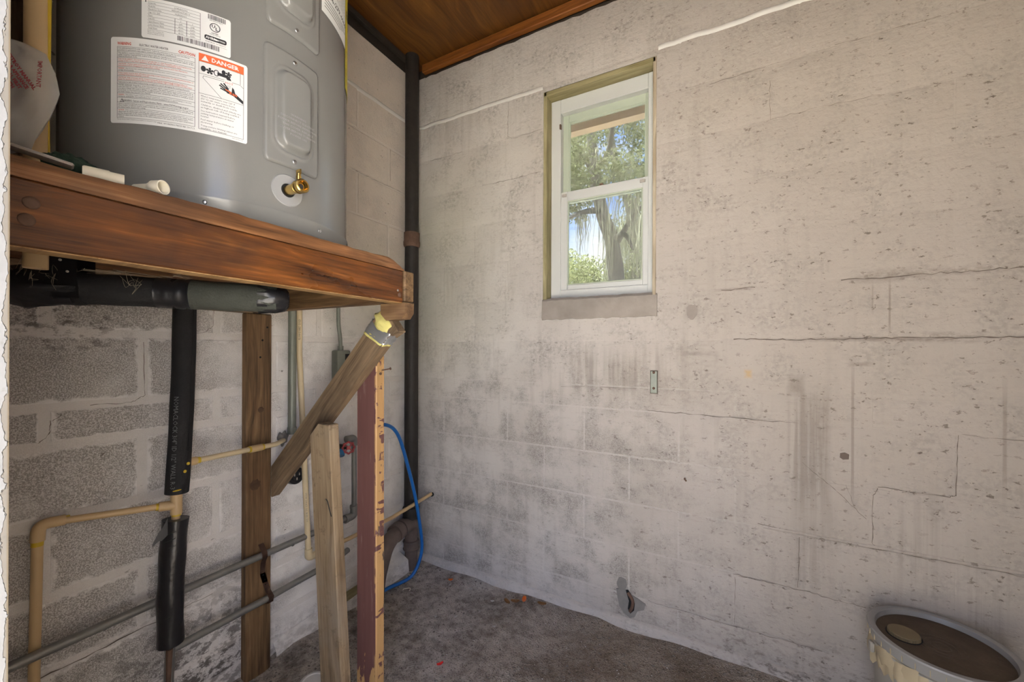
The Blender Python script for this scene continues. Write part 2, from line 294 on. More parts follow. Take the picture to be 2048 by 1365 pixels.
M['knot'] = plain('dark_knot', (.075, .038, .018), .8, 0, .5, 60, .4, 60)
M['patch'] = plain('grey_mortar_patch', (.215, .205, .19), .9, 0, .6, 60, .25, 40, .2); M['dark'] = plain('dark_top_plate', (.03, .022, .015), .9, 0, .5, 40, .4, 10)
M['outwall'] = plain('plain_block_wall', (.56, .51, .455), .9, 0, .4, 40, .1, 4); M['soil'] = plain('sandy_yard', (.45, .43, .39), .95, 0, .6, 8, .2, 1.2); M['eave'] = plain('brown_eave', (.36, .26, .17), .8, 0, .4, 20, .25, 5)
M['bark'] = plain('oak_bark', (.085, .078, .07), .95, 0, .8, 14, .4, 6); M['moss'] = plain('spanish_moss', (.20, .20, .145), .95, 0, 0, 14, .3, 6)
M['leaf'] = mat_tree_leaf('oak_leaf', (.075, .09, .05), (.21, .225, .13)); M['leaf2'] = mat_tree_leaf('bright_leaf', (.13, .155, .07), (.30, .32, .17))
M['grass'] = plain('grass', (.075, .095, .035), .95, 0, .8, 40, .35, 5); M['orange'] = plain('orange_plastic', (.85, .17, .015), .5); M['redp'] = plain('red_plastic', (.72, .02, .015), .5)
M['leafdry'] = plain('dry_leaf', (.22, .105, .035), .8, 0, .3, 60, .3, 40); M['chip'] = plain('pale_chip', (.58, .56, .53), .8); M['straw'] = plain('straw', (.34, .29, .21), .9); M['grit'] = plain('grit', (.20, .17, .145), .95)

# ------------------------------------------------------------------ mesh helpers
def B(): return bmesh.new()
def box(bm, lo, hi, bev=0., seg=1):
    lo = Vector(lo); hi = Vector(hi)
    r = bmesh.ops.create_cube(bm, size=1); vs = r['verts']
    for v in vs: v.co = Vector(((lo[i] + hi[i]) / 2 + v.co[i] * (hi[i] - lo[i]) for i in range(3)))
    if bev:
        es = list({e for v in vs for e in v.link_edges})
        bmesh.ops.bevel(bm, geom=es, offset=bev, segments=seg, affect='EDGES', profile=.6)
    return bm
def frame(d):
    d = d.normalized(); a = Vector((0, 0, 1)) if abs(d.z) < .9 else Vector((1, 0, 0)); u = d.cross(a).normalized(); return u, d.cross(u).normalized()
def tube(bm, pts, r, seg=14, caps=True, rfun=None):
    pts = [Vector(p) for p in pts]; n = len(pts); rings = []; u = None
    for i, p in enumerate(pts):
        d = (pts[min(i + 1, n - 1)] - pts[max(i - 1, 0)]).normalized()
        if u is None: u, v = frame(d)
        else: u = (u - d * u.dot(d)).normalized(); v = d.cross(u)
        rr = r[i] if isinstance(r, (list, tuple)) else r
        ring = []
        for k in range(seg):
            a = 2 * math.pi * k / seg; q = rr * (rfun(i, a) if rfun else 1)
            ring.append(bm.verts.new(p + u * math.cos(a) * q + v * math.sin(a) * q))
        rings.append(ring)
    for i in range(n - 1):
        for k in range(seg): bm.faces.new((rings[i][k], rings[i][(k + 1) % seg], rings[i + 1][(k + 1) % seg], rings[i + 1][k]))
    if caps: bm.faces.new(list(reversed(rings[0]))); bm.faces.new(rings[-1])
    return bm
def lathe(bm, prof, seg=32, org=(0, 0, 0), axis=(0, 0, 1), ref=None, wob=None):
    axis = Vector(axis).normalized(); org = Vector(org); u, v = frame(axis)
    rings = []
    for (r, h) in prof:
        if r < 1e-6: rings.append([bm.verts.new(org + axis * h)])
        else: rings.append([bm.verts.new(org + axis * h + (u * math.cos(2 * math.pi * k / seg) + v * math.sin(2 * math.pi * k / seg)) * r * (wob(k, h) if wob else 1)) for k in range(seg)])
    for a, b in zip(rings, rings[1:]):
        for k in range(seg):
            k2 = (k + 1) % seg
            if len(a) == 1 and len(b) == 1: continue
            if len(a) == 1: bm.faces.new((a[0], b[k], b[k2]))
            elif len(b) == 1: bm.faces.new((a[k], b[0], a[k2])) if False else bm.faces.new((a[k2], a[k], b[0]))
            else: bm.faces.new((a[k], a[k2], b[k2], b[k]))
    return bm
def prism(bm, poly, dirv):
    a = [bm.verts.new(Vector(p)) for p in poly]; b = [bm.verts.new(Vector(p) + Vector(dirv)) for p in poly]; n = len(a)
    bm.faces.new(a); bm.faces.new(list(reversed(b)))
    for i in range(n): bm.faces.new((a[i], b[i], b[(i + 1) % n], a[(i + 1) % n]))
    return bm
def arc(pts, rad=.03, n=6):
    """round the corners of a polyline"""
    P = [Vector(p) for p in pts]; out = [P[0]]
    for i in range(1, len(P) - 1):
        a = (P[i - 1] - P[i]); b = (P[i + 1] - P[i]); r = min(rad, a.length * .45, b.length * .45); a = P[i] + a.normalized() * r; b = P[i] + b.normalized() * r
        for k in range(n + 1):
            s = k / n; out.append(a * (1 - s) ** 2 + P[i] * 2 * s * (1 - s) + b * s * s)
    out.append(P[-1]); return out
def spline(pts, n=10):
    P = [Vector(p) for p in pts]; P = [2 * P[0] - P[1]] + P + [2 * P[-1] - P[-2]]; out = []
    for i in range(1, len(P) - 2):
        for k in range(n):
            s = k / n; a, b, c, d = P[i - 1], P[i], P[i + 1], P[i + 2]
            out.append(.5 * ((2 * b) + (c - a) * s + (2 * a - 5 * b + 4 * c - d) * s * s + (3 * b - a - 3 * c + d) * s ** 3))
    out.append(P[-2]); return out
def finish(bm, smooth=None):
    bmesh.ops.recalc_face_normals(bm, faces=bm.faces[:])
    me = bpy.data.meshes.new('m'); bm.to_mesh(me); bm.free()
    if smooth is not None:
        me.polygons.foreach_set('use_smooth', [True] * len(me.polygons)); me.set_sharp_from_angle(angle=math.radians(smooth))
    return me
def place(o, parent, mw):
    if parent is not None:
        o.parent = parent; base = Vector(parent['_l']) if '_l' in parent else Vector((0, 0, 0)); o.matrix_basis = Matrix.Translation(-base) @ mw
    else: o.matrix_basis = mw
WP = {}
def obj(name, bm, mat, parent=None, smooth=35, local=None, kind=None, center=True):
    """bm in world coordinates (or local ones with matrix `local`)"""
    me = finish(bm, smooth) if isinstance(bm, bmesh.types.BMesh) else bm
    o = bpy.data.objects.new(name, me); COL.objects.link(o)
    if mat is not None and not me.materials: me.materials.append(M[mat] if isinstance(mat, str) else mat)
    mw = local if local is not None else Matrix.Identity(4)
    if local is None and center:
        n = len(me.vertices); co = np.empty(n * 3); me.vertices.foreach_get('co', co); co = co.reshape(-1, 3)
        c = Vector(((co[:, 0].min() + co[:, 0].max()) / 2, (co[:, 1].min() + co[:, 1].max()) / 2, co[:, 2].min()))
        me.transform(Matrix.Translation(-c)); mw = Matrix.Translation(c)
    WP[o] = mw
    if parent is not None:
        o.parent = parent; o.matrix_basis = WP[parent].inverted() @ mw
    else: o.matrix_basis = mw
    if kind: o['kind'] = kind
    return o
def thing(name, label, cat, loc, group=None):
    o = bpy.data.objects.new(name, None); COL.objects.link(o); o.empty_display_size = .05; o.location = loc; WP[o] = Matrix.Translation(Vector(loc))
    o['label'] = label; o['category'] = cat
    if group: o['group'] = group
    return o
def tag(o, label, cat, group=None):
    o['label'] = label; o['category'] = cat
    if group: o['group'] = group
    return o
def struct(o): o['kind'] = 'structure'; return o
def board(name, mat, parent, a, b, w, t, wdir, bev=.003, seglen=0, warp=0.):
    """board from a to b (centre line of the section); width w along wdir, thickness t. local X = length"""
    a = Vector(a); b = Vector(b); x = (b - a).normalized(); y = Vector(wdir); y = (y - x * y.dot(x)).normalized(); z = x.cross(y)
    L = (b - a).length; bm = B(); box(bm, (-L / 2, -w / 2, -t / 2), (L / 2, w / 2, t / 2), bev)
    mw = Matrix(((x.x, y.x, z.x, (a.x + b.x) / 2), (x.y, y.y, z.y, (a.y + b.y) / 2), (x.z, y.z, z.z, (a.z + b.z) / 2), (0, 0, 0, 1)))
    return obj(name, bm, mat, parent, 30, local=mw)

# text as flat mesh data -------------------------------------------------
_TC = {}
def text_geo(body, size, align='LEFT', bold=0., sx=1., spacing=1.0):
    key = (body, size, align, bold, sx, spacing)
    if key in _TC: return _TC[key]
    cu = bpy.data.curves.new('t', 'FONT'); cu.body = body; cu.size = size; cu.align_x = align; cu.resolution_u = 1; cu.offset = bold * size; cu.space_line = spacing
    ob = bpy.data.objects.new('t', cu); COL.objects.link(ob); bpy.context.view_layer.update()
    me = bpy.data.meshes.new_from_object(ob.evaluated_get(bpy.context.evaluated_depsgraph_get()))
    v = [(x.co.x * sx, x.co.y) for x in me.vertices]; f = [tuple(p.vertices) for p in me.polygons]
    bpy.data.objects.remove(ob); bpy.data.curves.remove(cu); bpy.data.meshes.remove(me)
    _TC[key] = (v, f); return v, f
class Sheet:
    """collects flat print (u,v) and maps it onto a surface"""
    def __init__(s): s.v = []; s.f = []
    def add(s, vf, x=0, y=0, rot=0., fit=None):
        v, f = vf
        if fit and v:
            w = max(p[0] for p in v) - min(p[0] for p in v)
            if w > 0: k = fit / w; v = [(p[0] * k, p[1]) for p in v]
        c, sn = math.cos(rot), math.sin(rot); b = len(s.v)
        s.v += [(x + p[0] * c - p[1] * sn, y + p[0] * sn + p[1] * c) for p in v]; s.f += [tuple(i + b for i in q) for q in f]
    def text(s, body, x, y, size, align='LEFT', bold=0., rot=0., fit=None, sx=1., spacing=1.): s.add(text_geo(body, size, align, bold, sx, spacing), x, y, rot, fit)
    def rect(s, x0, y0, x1, y1, step=.008):
        n = max(1, int((x1 - x0) / step)); b = len(s.v)
        for i in range(n + 1):
            x = x0 + (x1 - x0) * i / n; s.v += [(x, y0), (x, y1)]
        s.f += [(b + 2 * i, b + 2 * i + 2, b + 2 * i + 3, b + 2 * i + 1) for i in range(n)]
    def line(s, x0, y0, x1, y1, w=.0006):
        d = Vector((x1 - x0, y1 - y0)); L = d.length; d /= L; nn = Vector((-d.y, d.x)) * w / 2; n = max(1, int(L / .008)); b = len(s.v)
        for i in range(n + 1):
            q = Vector((x0, y0)) + d * L * i / n; s.v += [tuple(q - nn), tuple(q + nn)]
        s.f += [(b + 2 * i, b + 2 * i + 2, b + 2 * i + 3, b + 2 * i + 1) for i in range(n)]
    def frame(s, x0, y0, x1, y1, w=.0006):
        s.line(x0, y0, x1, y0, w); s.line(x0, y1, x1, y1, w); s.line(x0, y0, x0, y1, w); s.line(x1, y0, x1, y1, w)
    def poly(s, pts): b = len(s.v); s.v += [tuple(p) for p in pts]; s.f.append(tuple(range(b, b + len(pts))))
    def disc(s, cx, cy, rx, ry=None, n=18, rot=0.):
        ry = ry or rx; s.poly([(cx + rx * math.cos(a) * math.cos(rot) - ry * math.sin(a) * math.sin(rot), cy + rx * math.cos(a) * math.sin(rot) + ry * math.sin(a) * math.cos(rot)) for a in (2 * math.pi * k / n for k in range(n))])
    def ring(s, cx, cy, rx, ry, w, n=28):
        b = len(s.v)
        for k in range(n):
            a = 2 * math.pi * k / n; s.v += [(cx + rx * math.cos(a), cy + ry * math.sin(a)), (cx + (rx - w) * math.cos(a), cy + (ry - w) * math.sin(a))]
        s.f += [(b + 2 * k, b + 2 * ((k + 1) % n), b + 2 * ((k + 1) % n) + 1, b + 2 * k + 1) for k in range(n)]
    def mesh(s, fn):
        me = bpy.data.meshes.new('print'); me.from_pydata([tuple(fn(*p)) for p in s.v], [], s.f); me.update(); return me

# ================================================================== THE ROOM
CEIL = 2.85; TOPB = 2.787; TOPL = 2.772; FRONT = -1.70; RIGHT = 2.42; XJ = 1.08; XD = 2.00; DOORH = 2.10
WX0, WX1, WZ0, WZ1 = .805, 1.328, 1.365, 2.474         # window opening
# ground: uneven dirt floor
def floor_h(x, y):
    h = .006 * math.sin(7 * x + 1.3) * math.sin(6 * y + .4) + .004 * math.sin(19 * x + 4 * y) + .003 * math.sin(31 * y - 11 * x)
    h -= .028 * math.exp(-((x - .05) ** 2 + (y + .92) ** 2) / .012)
    h += .012 * math.exp(-(y / .05) ** 2) - .004
    return h
bm = B(); NX, NY = 60, 46; gv = []
for j in range(NY + 1):
    for i in range(NX + 1):
        x = -.02 + (RIGHT + .04) * i / NX; y = FRONT - .28 + (-FRONT + .30) * j / NY
        gv.append(bm.verts.new((x, y, floor_h(x, y) if y > -1.8 else 0)))
for j in range(NY):
    for i in range(NX): a = j * (NX + 1) + i; bm.faces.new((gv[a], gv[a + 1], gv[a + NX + 2], gv[a + NX + 1]))
struct(obj('floor', bm, 'dirt', smooth=60, center=False))
# ceiling
bm = B(); box(bm, (-.02, FRONT, CEIL), (RIGHT + .02, .02, CEIL + .02)); struct(obj('ceiling', bm, 'ply', smooth=None, center=False))
bm = B(); box(bm, (-.35, FRONT - .75, CEIL + .02), (RIGHT + .35, .58, CEIL + .16)); struct(obj('roof', bm, 'eave', smooth=None, center=False))  # unseen front overhang made deep to keep sun out of the doorway
# back wall: joint bed with the window opening
bm = B(); T = .0018
for lo, hi in (((-.2, T, -.1), (WX0, .20, TOPB)), ((WX1, T, -.1), (RIGHT + .2, .20, TOPB)), ((WX0, T, -.1), (WX1, .20, WZ0)), ((WX0, T, WZ1), (WX1, .20, TOPB))): box(bm, lo, hi)
wall_back = struct(obj('wall_back', bm, 'wbm', smooth=None, center=False))
bm = B(); box(bm, (-.2, FRONT - .2, -.1), (-.003, .002, TOPL)); wall_left = struct(obj('wall_left', bm, 'wlm', smooth=None, center=False))
bm = B(); box(bm, (-.2, .022, TOPB), (RIGHT + .2, .20, CEIL + .02)); struct(obj('trim_1', bm, 'dark', smooth=None))
bm = B(); box(bm, (-.2, FRONT - .2, TOPL), (-.02, .022, CEIL + .02)); struct(obj('trim_2', bm, 'dark', smooth=None))
bm = B(); box(bm, (RIGHT, FRONT - .2, -.1), (RIGHT + .2, T, CEIL + .02)); struct(obj('wall_right', bm, 'outwall', smooth=None))
bm = B(); box(bm, (0, FRONT - .2, -.1), (XJ - .014, FRONT, CEIL)); box(bm, (XD, FRONT - .2, -.1), (RIGHT, FRONT, CEIL)); box(bm, (XJ - .014, FRONT - .2, DOORH), (XD, FRONT, CEIL))
wf = struct(obj('wall_front', bm, 'outwall', smooth=None, center=False))
bm = B(); box(bm, (XJ - .014, FRONT - .2, -.02), (XJ, FRONT, DOORH)); struct(obj('trim_6', bm, 'peel', smooth=None, center=False))
# blocks ---------------------------------------------------------------
ZB = [.036, .141, .3464, .5451, .7507, .9537, 1.0563, 1.2607, 1.4675, 1.674, 1.881, 2.088, 2.2964, 2.5005, TOPB + .001]
_bc = {}
def block_mesh(w, h, mat, axis):
    key = (round(w, 3), round(h, 3), mat)
    if key in _bc: return _bc[key]
    bm = B(); e = .005; w2, h2 = w / 2, h / 2
    q = lambda u, z, d: bm.verts.new((u, d, z) if axis == 'y' else (-d, u, z))
    r0 = [q(-w2, 0, .006), q(w2, 0, .006), q(w2, h, .006), q(-w2, h, .006)]; e1 = .0025 if axis == 'x' else .0012
    r1 = [q(-w2, 0, e1), q(w2, 0, e1), q(w2, h, e1), q(-w2, h, e1)]
    r2 = [q(-w2 + e, e, 0), q(w2 - e, e, 0), q(w2 - e, h - e, 0), q(-w2 + e, h - e, 0)]
    for a, b in ((r0, r1), (r1, r2)):
        for i in range(4): bm.faces.new((a[i], a[(i + 1) % 4], b[(i + 1) % 4], b[i]))
    bm.faces.new(r2); bm.faces.new(list(reversed(r0)))
    me = finish(bm, 20); me.materials.append(M[mat]); _bc[key] = me; return me
def put_block(wall, u0, u1, z0, z1, mat, axis, dep=0.):
    if u1 - u0 < .02 or z1 - z0 < .02: return
    me = block_mesh(u1 - u0, z1 - z0, mat, axis); c = (u0 + u1) / 2
    o = bpy.data.objects.new('block', me); COL.objects.link(o); o.parent = wall
    o.matrix_basis = Matrix.Translation((c, dep, z0) if axis == 'y' else (-dep, c, z0))
J = .005
for i, (z0, z1) in enumerate(zip(ZB, ZB[1:])):
    even = i in (1, 3, 5, 7, 9, 11, 13)            # joints on multiples of .405
    js = [(.0 if even else -.205) + .4065 * k for k in range(8)]
    if i == 13: js = [-.1 + 1.6 * k for k in range(4)]   # the long smooth course under the roof
    J = .0042 if z0 < 1.0 else .0026
    for a, b in zip(js, js[1:]):
        a = max(a, -.0); b = min(b, RIGHT)
        if b - a < .03: continue
        zz0, zz1 = z0 + J, z1 - J
        cuts = [(a + J, b - J, zz0, zz1)]
        if b > WX0 and a < WX1 and z1 > WZ0 and z0 < WZ1:
            cuts = []
            if a < WX0 - .02: cuts.append((a + J, WX0, zz0, zz1))
            if b > WX1 + .02: cuts.append((WX1, b - J, zz0, zz1))
            m0, m1 = max(a + J, WX0), min(b - J, WX1)
            if z0 < WZ0 - .02: cuts.append((m0, m1, zz0, WZ0))
            if z1 > WZ1 + .02: cuts.append((m0, m1, WZ1, zz1))
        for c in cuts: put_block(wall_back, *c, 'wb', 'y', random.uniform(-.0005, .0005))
for i, (z0, z1) in enumerate(zip(ZB, ZB[1:])):
    if i == len(ZB) - 2: z1 = TOPL + .001
    odd = i in (0, 2, 4, 6, 8, 10, 12)
    js = [-(.022 if odd else -.181) - .4065 * k for k in range(6)]
    js = sorted(js)
    if i == 13: js = [-1.9, -1.0, .2]
    for a, b in zip(js, js[1:] + [.2]):
        a = max(a, FRONT); b = min(b, 0.)
        if b - a < .03: continue
        w = .0115 if z0 < 1.3 else .004
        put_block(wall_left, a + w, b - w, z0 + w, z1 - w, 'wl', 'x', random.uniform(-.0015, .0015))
# caulk beads, plinths, cracks -------------------------------------------
def strip_on_back(name, pts, w, th, mat, parent=None, y=0.):
    bm = B(); n = len(pts); rows = []
    for (x, z) in pts:
        rows.append([bm.verts.new((x, y + .003, z - w / 2)), bm.verts.new((x, y - th * .7, z - w * .35)), bm.verts.new((x, y - th, z)), bm.verts.new((x, y - th * .7, z + w * .35)), bm.verts.new((x, y + .003, z + w / 2))])
    for a, b in zip(rows, rows[1:]):
        for k in range(4): bm.faces.new((a[k], a[k + 1], b[k + 1], b[k]))
    return obj(name, bm, mat, parent, 60)
def wob(n, a): return [random.uniform(-a, a) for _ in range(n)]
def xs(a, b, n): return [a + (b - a) * i / n for i in range(n + 1)]
strip_on_back('caulk_bead', [(x, 2.5005 + random.uniform(-.0025, .0025)) for x in xs(.02, .80, 26)], .024, .006, 'caulk', wall_back)
strip_on_back('caulk_bead', [(x, 2.503 + random.uniform(-.004, .004)) for x in xs(1.335, 2.4, 34)], .026, .006, 'caulk', wall_back)
bm = B(); rows = []
for y in xs(-1.65, -.06, 30):
    z = 2.4985 + random.uniform(-.002, .002); rows.append([bm.verts.new((d, y, z + s)) for d, s in ((-.003, -.012), (.0042, -.008), (.006, 0), (.0042, .008), (-.003, .012))])
for a, b in zip(rows, rows[1:]):
    for k in range(4): bm.faces.new((a[k], a[k + 1], b[k + 1], b[k]))
obj('caulk_bead', bm, 'caulk', wall_left, 60)
strip_on_back('caulk_bead', [(x, .549 - .0008 * 0 + random.uniform(-.002, .002)) for x in xs(1.72, 2.4, 16)], .014, .004, 'wbm', wall_back)
# plinth ledges at the foot of the walls
bm = B(); prev = None
for x in xs(.0, RIGHT, 40):
    h = .038 + random.uniform(-.003, .003); d = .016 + random.uniform(-.003, .003)
    r = [bm.verts.new((x, .004, -.03)), bm.verts.new((x, -d - .004, -.03)), bm.verts.new((x, -d, h - .008)), bm.verts.new((x, -d + .006, h)), bm.verts.new((x, .004, h + .006))]
    if prev:
        for k in range(4): bm.faces.new((prev[k], prev[k + 1], r[k + 1], r[k]))
    prev = r
struct(obj('baseboard_back', bm, 'wbm', smooth=40, center=False))
bm = B(); prev = None
for y in xs(-.83, -.13, 16):
    s = (y + .83) / .7; h = .02 + .06 * s + random.uniform(-.004, .004); d = .012 + .05 * s + random.uniform(-.003, .003)
    r = [bm.verts.new((-.004, y, -.03)), bm.verts.new((d + .01, y, -.03)), bm.verts.new((d, y, h - .012)), bm.verts.new((-.004, y, h + .02))]
    if prev:
        for k in range(3): bm.faces.new((prev[k], prev[k + 1], r[k + 1], r[k]))
    prev = r
bm.faces.new(list(reversed(prev))); struct(obj('baseboard_left', bm, 'wlm', smooth=40, center=False))
struct(board('trim_3', 'paletrim', None, (.022, -.60, .045), (.028, -.36, .050), .05, .018, (0, 0, 1)))
def crack(pts, w=.0035, wall='b'):
    bm = B(); rows = []
    for i, (a, z) in enumerate(pts):
        ww = w * .55 * random.uniform(.25, 1.2); q = pts[min(i + 1, len(pts) - 1)]; p = pts[max(i - 1, 0)]; d = Vector((q[0] - p[0], q[1] - p[1])).normalized(); nx, nz = -d.y * ww / 2, d.x * ww / 2
        f = (lambda u, zz: (u, -.0022, zz)) if wall == 'b' else (lambda u, zz: (.0024, u, zz))
        rows.append((bm.verts.new(f(a + nx, z + nz)), bm.verts.new(f(a - nx, z - nz))))
    for a, b in zip(rows, rows[1:]): bm.faces.new((a[0], b[0], b[1], a[1]))
    obj('crack', bm, 'crack', wall_back if wall == 'b' else wall_left, None)
def jag(pts, n=9, a=.003):
    out = []
    for p, q in zip(pts, pts[1:]):
        for k in range(n): s = k / n; out.append((p[0] + (q[0] - p[0]) * s + random.uniform(-a, a) * .6, p[1] + (q[1] - p[1]) * s + random.uniform(-a, a)))
    return out + [pts[-1]]
crack(jag([(2.242, .954), (2.240, .76), (2.225, .752), (2.05, .755)], 10)); crack(jag([(2.40, .948), (2.30, .95), (2.25, .956)], 5, .002), .0025)
crack(jag([(2.05, .752), (2.037, .72), (2.036, .56), (2.06, .545)], 8)); crack(jag([(1.70, .556), (2.0, .544), (2.40, .541)], 16), .004)
crack(jag([(1.832, .535), (1.828, .35)], 9)); crack(jag([(1.62, .345), (1.85, .342), (2.02, .335)], 14), .003)
crack(jag([(1.628, .335), (1.626, .15)], 9), .0028); crack(jag([(1.30, .143), (1.6, .14), (1.9, .142)], 14), .003); crack(jag([(1.64, .34), (1.75, .346)], 6), .0025)
crack(jag([(1.84, .81), (1.93, .73), (2.02, .64)], 9), .0028); crack(jag([(1.965, .75), (1.99, .67)], 6), .002)
crack(jag([(.607, 2.44), (.602, 2.31), (.63, 2.292), (.80, 2.297)], 8), .0025); crack(jag([(.10, 2.296), (.2, 2.292), (.32, 2.297)], 6), .0025); crack(jag([(.45, 2.088), (.62, 2.085), (.79, 2.092)], 8), .003)
crack(jag([(1.53, 2.288), (1.72, 2.292)], 8), .003); crack(jag([(1.735, 2.24), (1.737, 2.09), (1.9, 2.094), (2.05, 2.09)], 8), .0022); crack(jag([(1.93, 2.3), (2.2, 2.3)], 9), .0025)
crack(jag([(1.62, 1.262), (1.85, 1.258), (2.10, 1.262), (2.41, 1.260)], 16, .0035), .006); crack(jag([(1.95, 1.466), (2.2, 1.470), (2.40, 1.472)], 12, .004), .005); crack(jag([(1.575, 1.455), (1.69, 1.460)], 7), .005)
crack(jag([(1.30, .958), (1.55, .955), (1.83, .952)], 14, .003), .004); crack(jag([(.9, 1.045), (1.25, 1.05)], 10, .002), .002)
for a in ([(-1.241, 1.235), (-1.239, 1.07), (-1.27, 1.052), (-1.36, 1.054)], [(-1.415, 1.035), (-1.435, 1.02), (-1.438, .985), (-1.458, .965)], [(-1.048, 1.40), (-1.05, 1.30), (-1.075, 1.272), (-1.15, 1.268)], [(-.424, 2.08), (-.425, 1.90)], [(-.46, 2.088), (-.36, 2.086), (-.19, 2.089), (-.06, 2.084)], [(-.214, 2.29), (-.214, 2.12)]): crack(jag(a, 8, .0025), .0028, 'l')
crack(jag([(-1.48, .34), (-1.3, .345), (-1.05, .352)], 8), .006, 'l')
# small bits fixed on the back wall
pl = thing('wall_plate', 'small painted metal plate with two screws on the wall below the window', 'plate', (1.322, 0, 1.035))
bm = B(); box(bm, (1.309, -.008, 1.035), (1.336, -.001, 1.129), .0015); obj('plate', bm, 'conduit', pl)
bm = B(); box(bm, (1.3068, -.0022, 1.0325), (1.3382, -.0005, 1.1315)); obj('plate_shadow', bm, 'crack', pl)  # dark sheet behind the plate paints a shadow around its edges
for z in (1.123, 1.056):
    bm = B(); lathe(bm, [(0, 0), (.0055, 0), (.0055, .002), (.003, .004), (0, .004)], 12, (1.3225, -.008, z), (0, -1, 0)); obj('screw', bm, 'rust', pl)
bm = B(); tube(bm, [(.0 + 1.445, .02, .69), (1.445, -.012, .69), (1.452, -.016, .684)], .0035, 8); tag(obj('wall_hook', bm, 'rust'), 'tiny rusty hook stuck in the middle of the back wall', 'hook')
bm = B(); prism(bm, [(1.948, -.0035, .842), (1.956, -.0035, .836), (1.972, -.0035, .839), (1.973, -.0035, .856), (1.962, -.0035, .861), (1.949, -.0035, .857)], (0, .006, 0)); obj('chip_hole', bm, 'crack', wall_back)
# broken-out hole with a grey mortar patch near the floor
def blob_poly(cx, cz, rx, rz, n=22, a=.22): return [(cx + rx * math.cos(t) * (1 + random.uniform(-a, a)), cz + rz * math.sin(t) * (1 + random.uniform(-a, a))) for t in (2 * math.pi * k / n for k in range(n))]
bm = B(); prism(bm, [(x, -.0035, z) for x, z in blob_poly(1.190, .185, .022, .028, 18, .12)], (0, .006, 0)); obj('mortar_patch', bm, 'patch', wall_back)
bm = B(); prism(bm, [(1.166, -.004, .158), (1.172, -.004, .12), (1.180, -.004, .085), (1.200, -.004, .060), (1.225, -.004, .046), (1.245, -.004, .055), (1.258, -.004, .085), (1.285, -.004, .098), (1.292, -.004, .125), (1.268, -.004, .135), (1.238, -.004, .145), (1.21, -.004, .165)], (0, .006, 0)); obj('mortar_patch', bm, 'patch', wall_back)
bm = B(); prism(bm, [(1.208, -.0055, .163), (1.218, -.0055, .166), (1.236, -.0055, .143), (1.247, -.0055, .115), (1.244, -.0055, .085), (1.228, -.0055, .066), (1.217, -.0055, .085), (1.222, -.0055, .12)], (0, .004, 0)); obj('wall_hole', bm, 'black', wall_back)
bm = B(); tube(bm, spline([(1.217, -.004, .155), (1.238, -.010, .13), (1.236, -.010, .10), (1.226, -.004, .075)], 5), .007, 8); obj('broken_pipe_end', bm, 'rust', wall_back)
bm = B(); prism(bm, [(x, -.004, z) for x, z in blob_poly(1.470, 1.378, .02, .03, 14, .25)], (0, .005, 0)); obj('mortar_patch', bm, 'sill', wall_back)
# ceiling strip and ragged dark gaps
struct(board('trim_4', 'stripwood', None, (.055, -.012, 2.822), (RIGHT - .01, -.012, 2.822), .046, .030, (0, 0, 1)))
struct(board('trim_5', 'dark', None, (.010, FRONT + .01, 2.835), (.010, -.02, 2.835), .028, .024, (0, 0, 1)))
bm = B(); prev = None
for x in xs(.06, 2.38, 60):
    z = TOPB - abs(random.gauss(0, .006)); r = (bm.verts.new((x, -.002, z)), bm.verts.new((x, -.002, TOPB + .004)), bm.verts.new((x, .01, TOPB + .004)))
    if prev: bm.faces.new((prev[0], r[0], r[1], prev[1])); bm.faces.new((prev[1], r[1], r[2], prev[2]))
    prev = r
obj('broken_edge', bm, 'dark', wall_back, None)

# ------------------------------------------------------------------ window
win = struct(bpy.data.objects.new('window_1', None)); COL.objects.link(win); win.location = (1.07, 0, WZ0); WP[win] = Matrix.Translation((1.07, 0, WZ0))
ZS = 1.462
board('frame_board', 'paletrim', win, (WX0 + .009, .033, ZS), (WX0 + .009, .033, WZ1 - .004), .078, .018, (0, 1, 0), .002)
board('frame_board', 'paletrim', win, (WX0 + .002, .033, WZ1 - .016), (WX1 - .002, .033, WZ1 - .016), .078, .022, (0, 1, 0), .002)
board('frame_board', 'beigetrim', win, (WX1 - .007, .033, ZS - .02), (WX1 - .007, .033, WZ1 - .004), .078, .014, (0, 1, 0), .002)
bm = B(); prev = None                                                   # concrete sill, slightly ragged front
for x in xs(WX0 - .004, WX1 + .006, 22):
    zb = WZ0 - .002 + random.uniform(-.003, .003); zt = ZS + .004 + random.uniform(-.002, .002)
    r = [bm.verts.new((x, .12, zb)), bm.verts.new((x, -.006, zb)), bm.verts.new((x, -.010, zb + .012)), bm.verts.new((x, -.007, zt - .012)), bm.verts.new((x, .004, zt)), bm.verts.new((x, .12, zt + .006))]
    if prev:
        for k in range(6): bm.faces.new((prev[k], prev[(k + 1) % 6], r[(k + 1) % 6], r[k]))
    else: bm.faces.new(r)
    prev = r
bm.faces.new(list(reversed(prev))); obj('window_sill', bm, 'sill', win, 40)
def rect_frame(x0, x1, z0, z1, wl, wr, wb, wt, y0, y1, bev=.002):
    bm = B(); box(bm, (x0, y0, z0), (x0 + wl, y1, z1), bev); box(bm, (x1 - wr, y0, z0), (x1, y1, z1), bev); box(bm, (x0 + wl, y0 + .001, z0), (x1 - wr, y1, z0 + wb), bev); box(bm, (x0 + wl, y0 + .001, z1 - wt), (x1 - wr, y1, z1), bev); return bm
X0, X1, Z0, Z1 = .824, 1.318, 1.470, 2.446
obj('outer_frame', rect_frame(X0, X1, Z0, Z1, .050, .032, .040, .068, .050, .13), 'vinyl', win)
us = obj('upper_sash', rect_frame(.874, 1.287, 1.945, 2.380, .030, .016, .030, .038, .082, .105), 'vinylgr', win)
